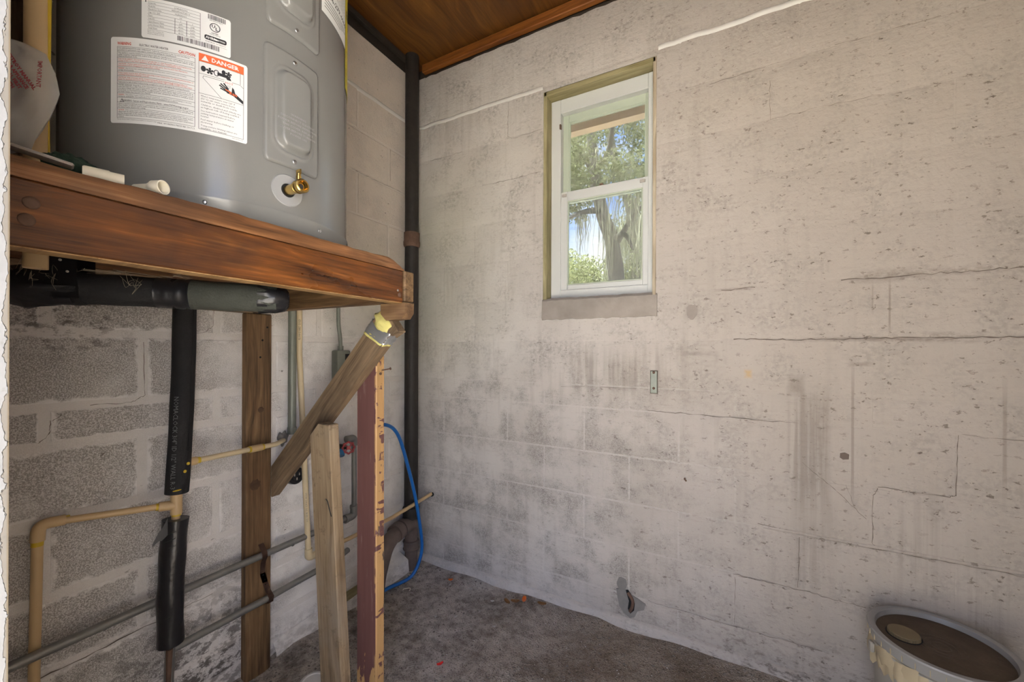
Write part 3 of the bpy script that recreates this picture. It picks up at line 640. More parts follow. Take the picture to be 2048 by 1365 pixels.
ls = obj('lower_sash', rect_frame(.872, 1.288, 1.508, 1.992, .034, .026, .026, .046, .058, .081), 'vinyl', win)
bm = B(); box(bm, (.902, .092, 1.972), (1.273, .095, 2.345)); obj('glass_pane', bm, 'glass', us, None)
bm = B(); box(bm, (.904, .068, 1.532), (1.264, .071, 1.948)); obj('glass_pane', bm, 'glass', ls, None)
obj('glazing_bead', rect_frame(.906, 1.262, 1.534, 1.946, .006, .006, .006, .006, .060, .0675, .001), 'vinylgr', ls)
obj('glazing_bead', rect_frame(.904, 1.271, 1.975, 2.342, .007, .006, .006, .010, .084, .0915, .001), 'vinylgr', us)
for x in (.892, 1.262):
    bm = B(); box(bm, (x - .012, .050, 1.966), (x + .012, .058, 1.980), .002); box(bm, (x - .005, .046, 1.970), (x + .005, .052, 1.978), .001); obj('sash_latch', bm, 'bracket', ls)
bm = B(); box(bm, (1.066, .054, 1.992), (1.082, .078, 2.000), .002); obj('sash_lock', bm, 'rust', ls)
bm = B(); box(bm, (.868, .044, 2.30), (.876, .058, 2.325), .002); obj('sash_clip', bm, 'rust', win)

# ------------------------------------------------------------------ outdoors
bm = B()
for lo, hi in (((-40, -40, -.14), (40, FRONT - .2, -.02)), ((-40, .2, -.14), (40, 60, -.02)), ((-40, FRONT - .2, -.14), (-.2, .2, -.02)), ((RIGHT + .2, FRONT - .2, -.14), (40, .2, -.02))): box(bm, lo, hi)
struct(obj('yard_ground', bm, 'soil', smooth=None, center=False))
bm = B(); box(bm, (-.4, .50, 2.530), (RIGHT + .4, .56, 2.87)); box(bm, (-.4, .20, 2.74), (RIGHT + .4, .50, 2.76)); struct(obj('eave_board', bm, 'eave', smooth=None))
def leaf_cloud(n, fn, size, seed):
    r = np.random.default_rng(seed); P = fn(r, n); n = len(P)
    d = r.normal(size=(n, 3)); d /= np.linalg.norm(d, axis=1)[:, None]; e = r.normal(size=(n, 3)); e = np.cross(d, e); e /= np.linalg.norm(e, axis=1)[:, None]
    s = size * r.uniform(.6, 1.3, n)[:, None]
    V = np.stack([P - d * s, P + e * s * .38, P + d * s, P - e * s * .38], 1).reshape(-1, 3)
    me = bpy.data.meshes.new('leaves'); me.from_pydata(V.tolist(), [], np.arange(n * 4).reshape(-1, 4).tolist()); me.update(); return me
def clumps(cs, rad, flat=.7):
    def fn(r, n):
        k = r.integers(0, len(cs), n); q = r.normal(size=(n, 3)); q /= np.linalg.norm(q, axis=1)[:, None]; q *= (r.uniform(0, 1, n) ** .45)[:, None]
        c = np.array([x[:3] for x in cs])[k]; s = np.array([x[3] for x in cs])[k] * rad
        q[:, 2] *= flat; return c + q * s[:, None]
    return fn
def at(px, py, t):
    v = CAMP + t * (_F + _R * ((px - 1024) / FPX) + _D * ((py - CYPX) / FPX)); return v
def tree(name, label, base, trunk, branches, cs, nleaf, lsize, leafmat, seed, moss=(), rad=1.):
    t = thing(name, label, 'tree', base)
    bm = B(); n = len(trunk); tube(bm, spline(trunk, 6), [.17 * (1 - .55 * i / ((n - 1) * 6)) for i in range((n - 1) * 6 + 1)], 12, rfun=lambda i, a: 1 + .10 * math.sin(3 * a + i)); obj('trunk', bm, 'bark', t, 60)
    for b in branches:
        k = len(spline(b, 5)); bm = B(); tube(bm, spline(b, 5), [.075 * (1 - .75 * i / (k - 1)) for i in range(k)], 8); obj('branch', bm, 'bark', t, 60)
    obj('foliage', leaf_cloud(nleaf, clumps(cs, rad), lsize, seed), leafmat, t, None, kind='stuff')
    if moss:
        rr = random.Random(seed); bm = B()
        for (p, L, w) in moss:
            p = Vector(p)
            for _ in range(26):
                q = p + Vector((rr.gauss(0, w), rr.gauss(0, w), rr.uniform(-.1, .1))); l = L * rr.uniform(.4, 1.1); s = rr.uniform(.004, .012); a = rr.uniform(0, 6.28); dx, dy = math.cos(a) * s, math.sin(a) * s
                vs = []
                for j in range(5):
                    f = j / 4; c = q + Vector((rr.gauss(0, .02), rr.gauss(0, .02), -l * f)); g = 1 - f * .8; vs.append((bm.verts.new(c + Vector((dx * g, dy * g, 0))), bm.verts.new(c - Vector((dx * g, dy * g, 0)))))
                for a_, b_ in zip(vs, vs[1:]): bm.faces.new((a_[0], b_[0], b_[1], a_[1]))
        obj('spanish_moss', bm, 'moss', t, None, kind='stuff')
    return t
rr = random.Random(3)
def pts(lst, t, r, dt=1.2): return [(*at(x, y, t + rr.uniform(-dt, dt)), r * rr.uniform(.8, 1.2)) for x, y in lst]
b0 = at(1235, 700, 8.0); b0.z = -.02
tree('live_oak', 'dark leaning live oak trunk with hanging moss seen through the window', b0,
     [b0, at(1232, 560, 8.0), at(1222, 480, 8.0), at(1200, 410, 8.0), at(1188, 340, 8.0), at(1182, 260, 8.0), at(1170, 120, 8.0)],
     [[at(1205, 420, 8), at(1165, 425, 7.7), at(1120, 445, 7.4)], [at(1190, 340, 8), at(1215, 310, 7.7), at(1225, 250, 7.4), at(1222, 180, 7.2)], [at(1190, 350, 8), at(1160, 300, 8.2), at(1130, 270, 8.4)], [at(1225, 500, 8), at(1262, 440, 7.8), at(1300, 390, 7.6)], [at(1222, 480, 8), at(1250, 470, 7.7), at(1266, 500, 7.5)]],
     pts([(1150, 300), (1140, 345), (1175, 370), (1160, 245), (1230, 330), (1205, 270), (1270, 290), (1285, 260), (1255, 350), (1270, 380), (1140, 400), (1150, 420), (1260, 240), (1240, 225), (1180, 225), (1290, 330), (1215, 360), (1110, 330), (1100, 400), (1320, 300), (1330, 250)], 8, .44), 11000, .045, 'leaf', 11,
     [(at(1165, 425, 7.7), .9, .06), (at(1225, 395, 7.4), 1.4, .14), (at(1262, 400, 7.5), 1.1, .10), (at(1235, 350, 7.6), .9, .16), (at(1215, 440, 7.6), 1.5, .07), (at(1275, 440, 7.4), 1.2, .12), (at(1200, 300, 7.7), .6, .1)])
b1 = at(1275, 700, 11.0); b1.z = -.02
tree('live_oak', 'shaded mossy oak standing behind, at the right of the window view', b1, [b1, at(1272, 560, 11), at(1262, 430, 11), at(1225, 300, 11), at(1210, 180, 11)], [[at(1262, 430, 11), at(1290, 360, 11), at(1310, 280, 11)]],
     pts([(1255, 470), (1275, 500), (1250, 530), (1285, 540), (1265, 440), (1290, 470), (1270, 560), (1300, 420), (1315, 500), (1240, 560), (1285, 390), (1285, 350), (1330, 560)], 11, .6), 8500, .055, 'leaf', 12, [(at(1262, 430, 10), 1.8, .18), (at(1285, 450, 10), 1.6, .15), (at(1248, 460, 10), 1.6, .1)])
b2 = at(1160, 700, 13.0); b2.z = -.02
tree('bush', 'low grey green bush at the left foot of the window view', b2, [b2, at(1160, 610, 13), at(1158, 560, 13)], [], pts([(1145, 540), (1165, 550), (1185, 545), (1130, 520), (1155, 575), (1180, 585), (1120, 560), (1200, 570), (1100, 540), (1140, 600), (1190, 610), (1230, 590), (1250, 600), (1060, 550), (1020, 580), (980, 560), (940, 590), (900, 560), (860, 590), (1080, 600), (1000, 610)], 13, .7, 1.), 14000, .06, 'leaf2', 13)
b3 = at(1080, 700, 9.0); b3.z = -.02
tree('leafy_tree', 'bright green tree at the left edge of the window view', b3, [b3, at(1075, 500, 9), at(1085, 350, 9), at(1100, 220, 9)], [[at(1085, 350, 9), at(1120, 330, 9), at(1150, 320, 9)]], pts([(1135, 330), (1145, 355), (1150, 310), (1125, 300), (1110, 360), (1130, 380), (1095, 330), (1080, 300), (1075, 380), (1140, 280), (1060, 340), (1030, 300), (1000, 340), (970, 290), (940, 350), (1010, 400), (960, 420), (900, 330), (1040, 440), (880, 400), (1060, 480), (980, 480), (910, 470), (1000, 240), (930, 260)], 9, .5), 15000, .045, 'leaf2', 14)

# ================================================================== PLATFORM
FX = .78; ZR0, ZR1, ZD = 1.351, 1.4425, 1.4745; YE = -.930
pf = thing('heater_platform', 'stained timber platform with post and diagonal brace carrying the water heater', 'platform', (.40, -1.2, 0))
rail = board('front_rail', 'rail', pf, (FX - .019, FRONT + .002, (ZR0 + ZR1) / 2), (FX - .019, YE, (ZR0 + ZR1) / 2), ZR1 - ZR0, .038, (0, 0, 1), .003)
bm = B(); box(bm, (FX - .037, FRONT + .004, ZR0 - .0012), (FX - .002, YE - .002, ZR0 + .0006)); obj('cut_edge', bm, 'newwood', rail, None)
def dome(name, c, n, r, mat, parent, h=.35, squash=1.):
    bm = B(); lathe(bm, [(r, -.002), (r, 0), (r * .9, r * h * .6), (r * .55, r * h), (0, r * h * 1.1)], 14, c, n); return obj(name, bm, mat, parent, 60)
for (y, z) in ((-1.628, 1.4115), (-1.632, 1.388)): dome('bolt_head', (FX, y, z), (1, 0, 0), .0085, 'rust', rail, .3)
dome('screw_head', (FX, -.944, 1.372), (1, 0, 0), .0065, 'rust', rail, .2); dome('nail_head', (FX, -.951, 1.384), (1, 0, 0), .0035, 'steel', rail, .3)
# deck planks run along the wall
px = [.0, .140, .282, .424, .566, FX]; 
for k, (a, b) in enumerate(zip(px, px[1:])):
    if k < 4: board('deck_board', 'deck', pf, ((a + b) / 2, FRONT + .004, (ZR1 + ZD) / 2), ((a + b) / 2, YE + .01, (ZR1 + ZD) / 2), b - a - .004, ZD - ZR1, (1, 0, 0), .003)
a, b = px[-2] + .002, FX + .001; L0, L1 = FRONT + .004, YE + .002; bm = B(); rows = []
for i in range(41):                                                         # front plank with a worn, rounded front edge
    s = i / 40; y = L0 + (L1 - L0) * s; e = .010 * (.5 + .5 * math.sin(9 * s + 1)) + .006 * random.random(); dr = 0.
    if s > .93: dr = .030 * ((s - .93) / .07) ** 1.5
    zt = ZD - dr; x = y - (L0 + L1) / 2
    P_ = [(a, ZR1), (b, ZR1), (b + .001, min(ZR1 + .012, zt)), (b - .002, max(ZR1 + .001, zt - .4 * e)), (b - .006 - e, max(ZR1 + .002, zt)), (a, max(ZR1 + .002, zt))]
    rows.append([bm.verts.new((x, -(q - (a + b) / 2), z - ZR1)) for q, z in P_])
for r0, r1 in zip(rows, rows[1:]):
    for k in range(6): bm.faces.new((r0[k], r0[(k + 1) % 6], r1[(k + 1) % 6], r1[k]))
bm.faces.new(rows[0]); bm.faces.new(list(reversed(rows[-1])))
mw = Matrix(((0, -1, 0, (a + b) / 2), (1, 0, 0, (L0 + L1) / 2), (0, 0, 1, ZR1), (0, 0, 0, 1)))
obj('deck_board', bm, 'deck', pf, 40, local=mw)
board('end_joist', 'post', pf, (.004, YE + .0195, (ZR0 + ZR1) / 2 + .002), (FX + .006, YE + .0195, (ZR0 + ZR1) / 2 + .002), ZR1 - ZR0 - .004, .038, (0, 0, 1))
board('back_ledger', 'oldwood', pf, (.019, FRONT + .004, (ZR0 + ZR1) / 2), (.019, YE - .001, (ZR0 + ZR1) / 2), ZR1 - ZR0, .036, (0, 0, 1))
board('front_joist', 'oldwood', pf, (.04, FRONT + .022, (ZR0 + ZR1) / 2), (FX - .04, FRONT + .022, (ZR0 + ZR1) / 2), ZR1 - ZR0, .036, (0, 0, 1))
bm = B(); y0, y1 = YE + .0005, YE + .0385                                       # corbel block under the joist end
prism(bm, [(.690, y0, ZR0 + .001), (FX + .006, y0, ZR0 + .001), (FX + .005, y0, 1.322), (FX - .008, y0, 1.306), (.712, y0, 1.302), (.690, y0, 1.322)], (0, y1 - y0, 0)); obj('corbel_block', bm, 'post', pf, 20)
board('wall_post', 'post', pf, (.019, -.910, -.03), (.019, -.910, ZR0), .092, .036, (0, 1, 0), .004)
for z, dy in ((1.25, .012), (1.185, .004), (1.30, .03)): dome('nail_hole', (.037, -.912 + dy, z), (1, 0, 0), .004, 'black', pf, .1)
# knots on the post
for y, z, r in ((-.925, .705, .020), (-.905, .985, .011)):
    bm = B(); lathe(bm, [(0, .0012), (r * .5, .0015), (r * .9, .0008), (r, 0)], 16, (.037, y, z), (1, 0, 0), wob=lambda k, h: 1 + .12 * math.sin(3 * k)); obj('wood_knot', bm, 'knot', pf, 60)
# brace
yn, yf = -.868, -.830
bm = B(); C0, C1 = .600, .722
L = lambda x, c: (x, x + c)
poly = [L(.038, C0), L(.655, C0), (.700, 1.272), (.668, 1.312), (.612, 1.334), L(.038, C1)]
ox, oz = .37, 1.03; cs_ = math.sqrt(.5)
def tol(x, z): dx, dz = x - ox, z - oz; return ((dx + dz) * cs_, (dz - dx) * cs_)
pl2 = [tol(*q) for q in poly]
bm = B(); prism(bm, [(u, v, -(yf - yn) / 2) for u, v in pl2], (0, 0, yf - yn)); bmesh.ops.bevel(bm, geom=bm.edges[:], offset=.003, segments=1, affect='EDGES')
mw = Matrix(((cs_, -cs_, 0, ox), (0, 0, -1, (yn + yf) / 2), (cs_, cs_, 0, oz), (0, 0, 0, 1)))
brace = obj('brace', bm, 'oldwood', pf, 30, local=mw)
# duct tape band and foam at the brace head (in brace coordinates: u along, v across)
def band(u0f, u1f, th, amp, name, mat, seed):
    r = random.Random(seed); bm = B(); N = 40; K = 9; hw, hd = .045, .021; vc = .045 - .002; rings = []
    vmid = (tol(*L(.4, C0))[1] + tol(*L(.4, C1))[1]) / 2
    for j in range(K):
        ring = []
        for i in range(N):
            a = 2 * math.pi * i / N; ca, sa = math.cos(a), math.sin(a); k = 1 / max(abs(ca) ** 1, abs(sa) ** 1); k = min(k, 1.25)
            v = vmid + ca * k * (hw + th); w = sa * k * (hd + th)
            u = u0f(a) + (u1f(a) - u0f(a)) * j / (K - 1); q = amp * r.uniform(-1, 1)
            ring.append(bm.verts.new((u + q, v + q * ca, w + q * sa)))
        rings.append(ring)
    for A, Bq in zip(rings, rings[1:]):
        for i in range(N): bm.faces.new((A[i], A[(i + 1) % N], Bq[(i + 1) % N], Bq[i]))
    o = obj(name, bm, mat, pf, 70, local=mw); return o
ub = tol(.640, 1.29)[0]
band(lambda a: ub - .058 - .016 * math.cos(a), lambda a: ub - .014 - .014 * math.cos(a) + .008 * math.sin(3 * a), .003, .0018, 'duct_tape', 'duct', 4)
bm = B(); bmesh.ops.create_icosphere(bm, subdivisions=3, radius=1)
vm = (tol(*L(.4, C0))[1] + tol(*L(.4, C1))[1]) / 2
for v in bm.verts:
    n = 1 + .10 * math.sin(7 * v.co.x + 3 * v.co.y) + .07 * math.sin(11 * v.co.z + 5 * v.co.x); v.co = Vector((ub + .004 + v.co.x * .034 * n, vm + .006 + v.co.y * .046 * n, .005 + v.co.z * .027 * n))
obj('spray_foam', bm, 'spray', pf, 70, local=mw)
band(lambda a: ub - .066 - .016 * math.cos(a), lambda a: ub - .050 - .016 * math.cos(a), .0015, .0012, 'foam_edge', 'spray', 8)

# loose props under the brace -----------------------------------------
mp = thing('maroon_board', 'upright maroon painted board, paint flaking off its narrow side, under the brace', 'board', (.52, -.808, 0))
board('plank', 'red', mp, (.521, -.8085, 0.), (.516, -.8085, 1.196), .094, .037, (-1, 0, 0), .003)
def nail(p, d, L, parent, r=.0022):
    p = Vector(p); d = Vector(d).normalized(); bm = B(); tube(bm, [p - d * .006, p + d * L], r, 8); lathe(bm, [(0, L), (r * 2.2, L), (r * 2.2, L + .0018), (0, L + .0018)], 10, p, d); return obj('nail', bm, 'rust', parent, 40)
nail((.563, -.802, 1.146), (1, .25, .18), .032, mp); nail((.563, -.812, 1.135), (1, -.1, -.1), .004, mp)
wp = thing('grey_plank', 'weathered grey wooden plank leaning upright against the brace', 'plank', (.47, -.89, 0))
a_ = Vector((.452, -.888, 0)); b_ = Vector((.378, -.888, .965)); x = (b_ - a_).normalized(); y = Vector((1, 0, 0)); y = (y - x * y.dot(x)).normalized(); z = x.cross(y); Lp = (b_ - a_).length
bm = B(); prism(bm, [(-Lp / 2 + .02, -.054, -.019), (-Lp / 2, -.03, -.019), (-Lp / 2, .054, -.019), (Lp / 2 - .006, .053, -.019), (Lp / 2, -.004, -.019), (Lp / 2 - .042, -.052, -.019)], (0, 0, .038)); bmesh.ops.bevel(bm, geom=bm.edges[:], offset=.003, segments=1, affect='EDGES')
c_ = (a_ + b_) / 2; obj('plank', bm, 'greywood', wp, 30, local=Matrix(((x.x, y.x, z.x, c_.x), (x.y, y.y, z.y, c_.y), (x.z, y.z, z.z, c_.z), (0, 0, 0, 1))))
bm = B(); tube(bm, spline([(.418, -.9085, .715), (.429, -.910, .708), (.438, -.910, .685), (.447, -.909, .662)], 5), .0016, 6); obj('pen_mark', bm, 'ink', wp)

# ================================================================== WATER HEATER
HX, HY, HR, HZ = .458, -1.236, .289, ZD
wh = thing('water_heater', 'grey electric water heater with warning labels and a brass drain valve', 'water heater', (HX, HY, HZ))
bm = B(); lathe(bm, [(0, HZ + .04), (HR, HZ + .040), (HR + .0005, HZ + .046), (HR, HZ + .055), (HR, 2.40), (HR - .004, 2.415), (HR - .02, 2.425), (0, 2.43)], 128, (HX, HY, 0)); obj('jacket', bm, 'grey', wh, 30)
bm = B(); lathe(bm, [(0, HZ + .001), (HR - .012, HZ + .001), (HR - .002, HZ + .004), (HR + .0015, HZ + .010), (HR + .0015, HZ + .035), (HR + .004, HZ + .038), (HR + .0035, HZ + .043), (HR, HZ + .044)], 128, (HX, HY, 0)); basering = obj('base_ring', bm, 'grey', wh, 50)
def cyl(u, z, d=0.): return (HX + (HR + d) * math.cos(u), HY + (HR + d) * math.sin(u), z)
for ang, z in ((-32.4, 1.503), (13.4, 1.500), (-75, 1.503)):
    c = cyl(math.radians(ang), z, .001); n = (math.cos(math.radians(ang)), math.sin(math.radians(ang)), 0); dome('screw', c, n, .0045, 'steel', basering, .4)
def sdf_rr(x, y, hx, hy, r): qx, qy = abs(x) - hx + r, abs(y) - hy + r; return math.hypot(max(qx, 0), max(qy, 0)) + min(max(qx, qy), 0) - r
def smooth(a, b, x): x = min(1, max(0, (x - a) / (b - a))); return x * x * (3 - 2 * x)
def access_panel(ac, z0, z1, e0, e1, hw=.0625, eh=.040):
    zc, hz = (z0 + z1) / 2, (z1 - z0) / 2; ec, ehz = (e0 + e1) / 2, (e1 - e0) / 2; rc = .012
    bm = B(); NU, NV = 44, 80; g = []
    for i in range(NU + 1):
        u = -hw + 2 * hw * i / NU; ru = max(0, abs(u) - (hw - rc)); hh = hz - (rc - math.sqrt(max(0, rc * rc - ru * ru)))
        col = []
        for j in range(NV + 1):
            v = -hh + 2 * hh * j / NV; ed = -sdf_rr(u, v, hw, hz, rc)
            h = .0015 + .0055 * smooth(0, .004, ed); s = -sdf_rr(u + .002, v - (ec - zc), eh, ehz, .028); h += .016 * smooth(0, .013, s)
            s2 = -sdf_rr(u + .002, v - (ec - zc), eh + .008, ehz + .008, .034); h += .002 * smooth(0, .004, s2) * (1 - smooth(.004, .009, s2))
            col.append(bm.verts.new(cyl(ac + u / HR, zc + v, h)))
        g.append(col)
    for i in range(NU):
        for j in range(NV): bm.faces.new((g[i][j], g[i + 1][j], g[i + 1][j + 1], g[i][j + 1]))
    bl = [[c[0], c[-1]] for c in g]
    p = obj('access_panel', bm, 'grey', wh, 50)
    for zz in (z0 + .016, z1 - .016):
        c = cyl(ac, zz, .0065); n = (math.cos(ac), math.sin(ac), 0); dome('screw', c, n, .005, 'steel', p, .35)
    return p
AC = math.radians(-.9)
pl_ = access_panel(AC, 1.6165, 1.868, 1.648, 1.826); pu = access_panel(AC + math.radians(.8), 1.911, 2.165, 1.955, 2.125)
def on_heater(d, a0, z0):
    return lambda u, v: cyl(a0 + u / HR, z0 + v, d)
sh = Sheet()                                                                # embossed wording on the lower panel
for k, s_ in enumerate(['WARNING', 'DISCONNECT ELECTRIC', 'POWER BEFORE REMOVING', 'THIS COVER. REPLACE', 'COVER BEFORE TURNING', 'POWER ON']): sh.text(s_, 0, -.0085 * k, .0065, 'CENTER')
obj('embossed_text', sh.mesh(on_heater(.0238, AC - .006, 1.722)), 'greylt', pl_, None)
def label_sheet(name, a0, a1, z0, z1, mat, d=.0006, r=.004, parent=None):
    w = (a1 - a0) * HR; h = z1 - z0; bm = B(); N = 48; xs_ = sorted(set([0, r * .3, r * .65, r, w - r, w - r * .65, w - r * .3, w] + [w * i / N for i in range(N + 1)])); prev = None
    for u in xs_:
        ru = max(0, r - u, u - (w - r)); q = r - math.sqrt(max(0, r * r - ru * ru)); c = (bm.verts.new(cyl(a0 + u / HR, z0 + q, d)), bm.verts.new(cyl(a0 + u / HR, z1 - q, d)))
        if prev: bm.faces.new((prev[0], c[0], c[1], prev[1]))
        prev = c
    return obj(name, bm, mat, parent or wh, 60)
# --- big warning label
A0, A1, LZ0, LZ1 = math.radians(-62.8), math.radians(-18.8), 1.6365, 1.7965
wl = label_sheet('warning_label', A0, A1, LZ0, LZ1, 'white'); LW = (A1 - A0) * HR; LH = LZ1 - LZ0
K, Rr, Og = Sheet(), Sheet(), Sheet(); Wt = Sheet()
X_0, X_1 = .0125, .1375
Rr.text('WARNING', X_0, LH - .0145, .0075, bold=.03, fit=.024); K.text('ELECTRIC WATER HEATER', .050, LH - .0145, .0058, bold=.01, fit=.046); Rr.text('CAUTION', X_1 - .026, LH - .0155, .0080, bold=.03, fit=.026)
rows_ = [(['FOR SAFE INSTALLATION AND OPERATION - Follow the instructions in the Use and Care Manual', 'provided. A replacement copy may be obtained by writing the manufacturer.'], 'K'),
 (['This appliance must be installed in accordance with the manufacturer\'s instructions, local codes,', 'utility company requirements, and/or in the absence of local codes, the latest edition of the', 'National Electrical Code.'], 'K'),
 (['FOR YOUR SAFETY - DO NOT store or use gasoline or other flammable vapors and liquids in the', 'vicinity of this or any other appliance. Keep rags and other combustibles away.'], 'R'),
 (['CAUTION - Hotter water increases the risk of scald injury. See Use and Care Manual for', 'instructions before changing the temperature setting.'], 'R'),
 (['WARNING: Any thermostat setting above 125\u00b0F (52\u00b0C) may cause severe burns and consume', 'energy unnecessarily.'], 'W'),
 (['Power supply must be shut off before removing access covers prior to adjusting thermostats or', 'resetting temperature limiting controls.'], 'R'),
 (['CAUTION - Risk of electric shock. Connect properly sized equipment grounding before to', 'heater. For electrical connections refer to Use and Care Manual. USE COPPER CONDUCTORS ONLY.'], 'R'),
 (['Tank must be full of water before being energized to avoid damaging the heating elements.'], 'K'),
 (['WATER LEAKAGE - Regardless of the material from which a water heater is constructed, it will at', 'some time leak. Due to the corrosive action of water, this water heater must not be installed in an', 'area where leakage will result in damage to adjacent area or lower floors. Where such areas cannot', 'be avoided, it is recommended that a suitable catch pan, adequately drained, be installed under', 'the water heater. See Use and Care Manual.'], 'K'),
 (['WARNING: This water heater must be braced, anchored, or strapped to avoid falling or moving', 'during an earthquake. See instructions for correct installation procedures.'], 'W'),
 (['      WARNING: Cancer and Reproductive Harm - www.P65Warnings.ca.gov'], 'B'),
 (['When a supplemental heat source is connected to the Certified Household Electric Storage Tank', 'Water Heater, provisions must be made to limit the heat source temperature not to exceed that of', 'the water heater thermostat setting.'], 'K'),
 (['CAUTION: If the water heater has been retrofitted with supplemental heating equipment, you must', 'adjust both the thermostat controlling the supplemental heat source located in the water heater', 'and the thermostat on the water heater behind the access panel to the same temperature.', 'Failure to adjust both thermostats to the same temperature can cause loss of proper temperature', 'control.'], 'W')]
ytop = LH - .0180; ln = .00312; K.line(X_0, ytop, X_1, ytop, .0005); y = ytop
for lines, kk in rows_:
    y -= .0008
    for q, t_ in enumerate(lines):
        y -= ln * (1.9 if kk == 'B' else 1)
        tgt = Rr if kk == 'R' else K; sz = .0048 if kk == 'B' else .0031
        fit = (X_1 - X_0 - .004) * min(1., len(t_) / 93.) if kk != 'B' else (X_1 - X_0) * .86
        if kk == 'W' and q == 0:
            w0 = t_.split(':')[0] + ':'; Rr.text(w0, X_0 + .0015, y, sz, fit=.011, bold=.02); K.text(t_[len(w0):].strip(), X_0 + .0145, y, sz, fit=(fit - .0135))
        else: tgt.text(t_, X_0 + .0015, y, sz, fit=fit, bold=.012)
    if kk == 'B': K.line(X_0 + .005, y - .001, X_0 + .012, y - .001); K.line(X_0 + .005, y - .001, X_0 + .0085, y + .005); K.line(X_0 + .012, y - .001, X_0 + .0085, y + .005); K.text('!', X_0 + .0085, y, .0048, 'CENTER')
    y -= .0015; K.line(X_0, y, X_1, y, .0005)
K.line(X_0, ytop, X_0, y, .0006); K.line(X_1, ytop, X_1, y, .0006)
K.text('This unit is factory set. Refer to manual for proper installation. See data plate for ratings.', X_0, y - .0035, .0026, fit=.066); K.text('MAX. WORKING PRESSURE 150 P.S.I.', X_1 - .058, y - .0055, .0046, fit=.058)
# danger panel
D0, D1 = .1435, LW - .0065; DT, DB = LH - .0055, .0075; HB = DT - .0155
K.frame(D0, DB, D1, DT, .0006); Og.rect(D0, HB, D1, DT); K.line(D0, HB, D1, HB, .0005)
Wt.poly([(D0 + .004, HB + .0025), (D0 + .0155, HB + .0025), (D0 + .0098, HB + .013)]); Wt.text('DANGER', D0 + .0195, HB + .0038, .0108, bold=.03, fit=.044)
pb = HB - .062; K.line(D0, pb, D1, pb, .0006)
def faucet(cx, cy, s):
    K.disc(cx, cy, .0040 * s, .0055 * s)
    for a in range(5):
        an = a * 2 * math.pi / 5 + .3; K.disc(cx + .0100 * s + .0042 * s * math.cos(an), cy - .0015 * s + .0045 * s * math.sin(an), .0021 * s)
    K.disc(cx + .0100 * s, cy - .0015 * s, .0028 * s)
faucet(D0 + .007, HB - .013, 1.); faucet(D0 + .039, HB - .009, .82)
K.ring(D0 + .0275, HB - .0145, .0045, .0062, .0014); K.poly([(D0 + .029, HB - .0120), (D0 + .044, HB - .0125), (D0 + .049, HB - .0150), (D0 + .0515, HB - .0215), (D0 + .0445, HB - .0215), (D0 + .043, HB - .0185), (D0 + .029, HB - .0180)])
K.line(D0, HB - .0235, D0 + .040, HB - .0235); K.line(D0 + .053, HB - .0235, D1 - .006, HB - .0235); K.line(D1 - .0055, HB, D1 - .0055, HB - .0225); K.line(D1 - .006, HB - .0235, D1, HB - .028); K.line(D0 + .007, HB - .027, D0 + .040, HB - .027); K.line(D0 + .007, HB - .027, D0 + .0062, HB - .031); K.line(D0 + .0062, HB - .031, D0 + .036, pb)
Rr.text('HOT', D0 + .0415, HB - .0295, .0058, fit=.0125)
for k in range(3): K.line(D0 + .0455 + .002 * k, HB - .031, D0 + .0452 + .002 * k, HB - .038, .0004)
for (x0, y0, x1, y1) in ((.032, -.036, .044, -.043), (.034, -.0325, .046, -.041), (.039, -.030, .047, -.040), (.0335, -.0415, .046, -.0455)): K.line(D0 + x0, HB + y0, D0 + x1, HB + y1, .0026)
K.poly([(D0 + .043, HB - .0385), (D0 + .052, HB - .0435), (D0 + .053, HB - .0330), (D0 + .056, HB - .0365), (D0 + .058, HB - .0440), (D1 - .0006, HB - .0540), (D1 - .0006, HB - .0605), (D0 + .055, HB - .0500), (D0 + .044, HB - .0475)])
Og.text('BURN', D0 + .048, HB - .0485, .0062, bold=.03, fit=.0125, rot=-.12); Og.line(D0 + .042, HB - .0415, D0 + .052, HB - .0450, .002)
yy = pb - .0062
for k, t_ in enumerate(['Water temperature over 125\u00b0 F', '(52\u00b0C) can cause severe burns', 'instantly or death from scalds.', '', 'Children, disabled and elderly are', 'at highest risk of being scalded.', '', 'See instruction manual before', 'setting temperature at water', 'heater.', '', 'Feel water before bathing or', 'showering.', '', 'Temperature limiting valves are', 'available, see manual.']):
    if not t_: yy -= .0013; continue
    K.text(t_, D0 + .003, yy, .0046, fit=(D1 - D0 - .008) * min(1, len(t_) / 34)); yy -= .0052
K.text('AS51129 Rev. 00', D1 - .019, DB - .0042, .0026, fit=.018)
ow = on_heater(.0011, A0, LZ0); obj('black_print', K.mesh(ow), 'ink', wl, None, kind='stuff'); obj('red_print', Rr.mesh(ow), 'inkred', wl, None, kind='stuff')
obj('orange_print', Og.mesh(on_heater(.0016, A0, LZ0)), 'inkorange', wl, None, kind='stuff'); obj('white_print', Wt.mesh(on_heater(.0021, A0, LZ0)), 'white', wl, None, kind='stuff')
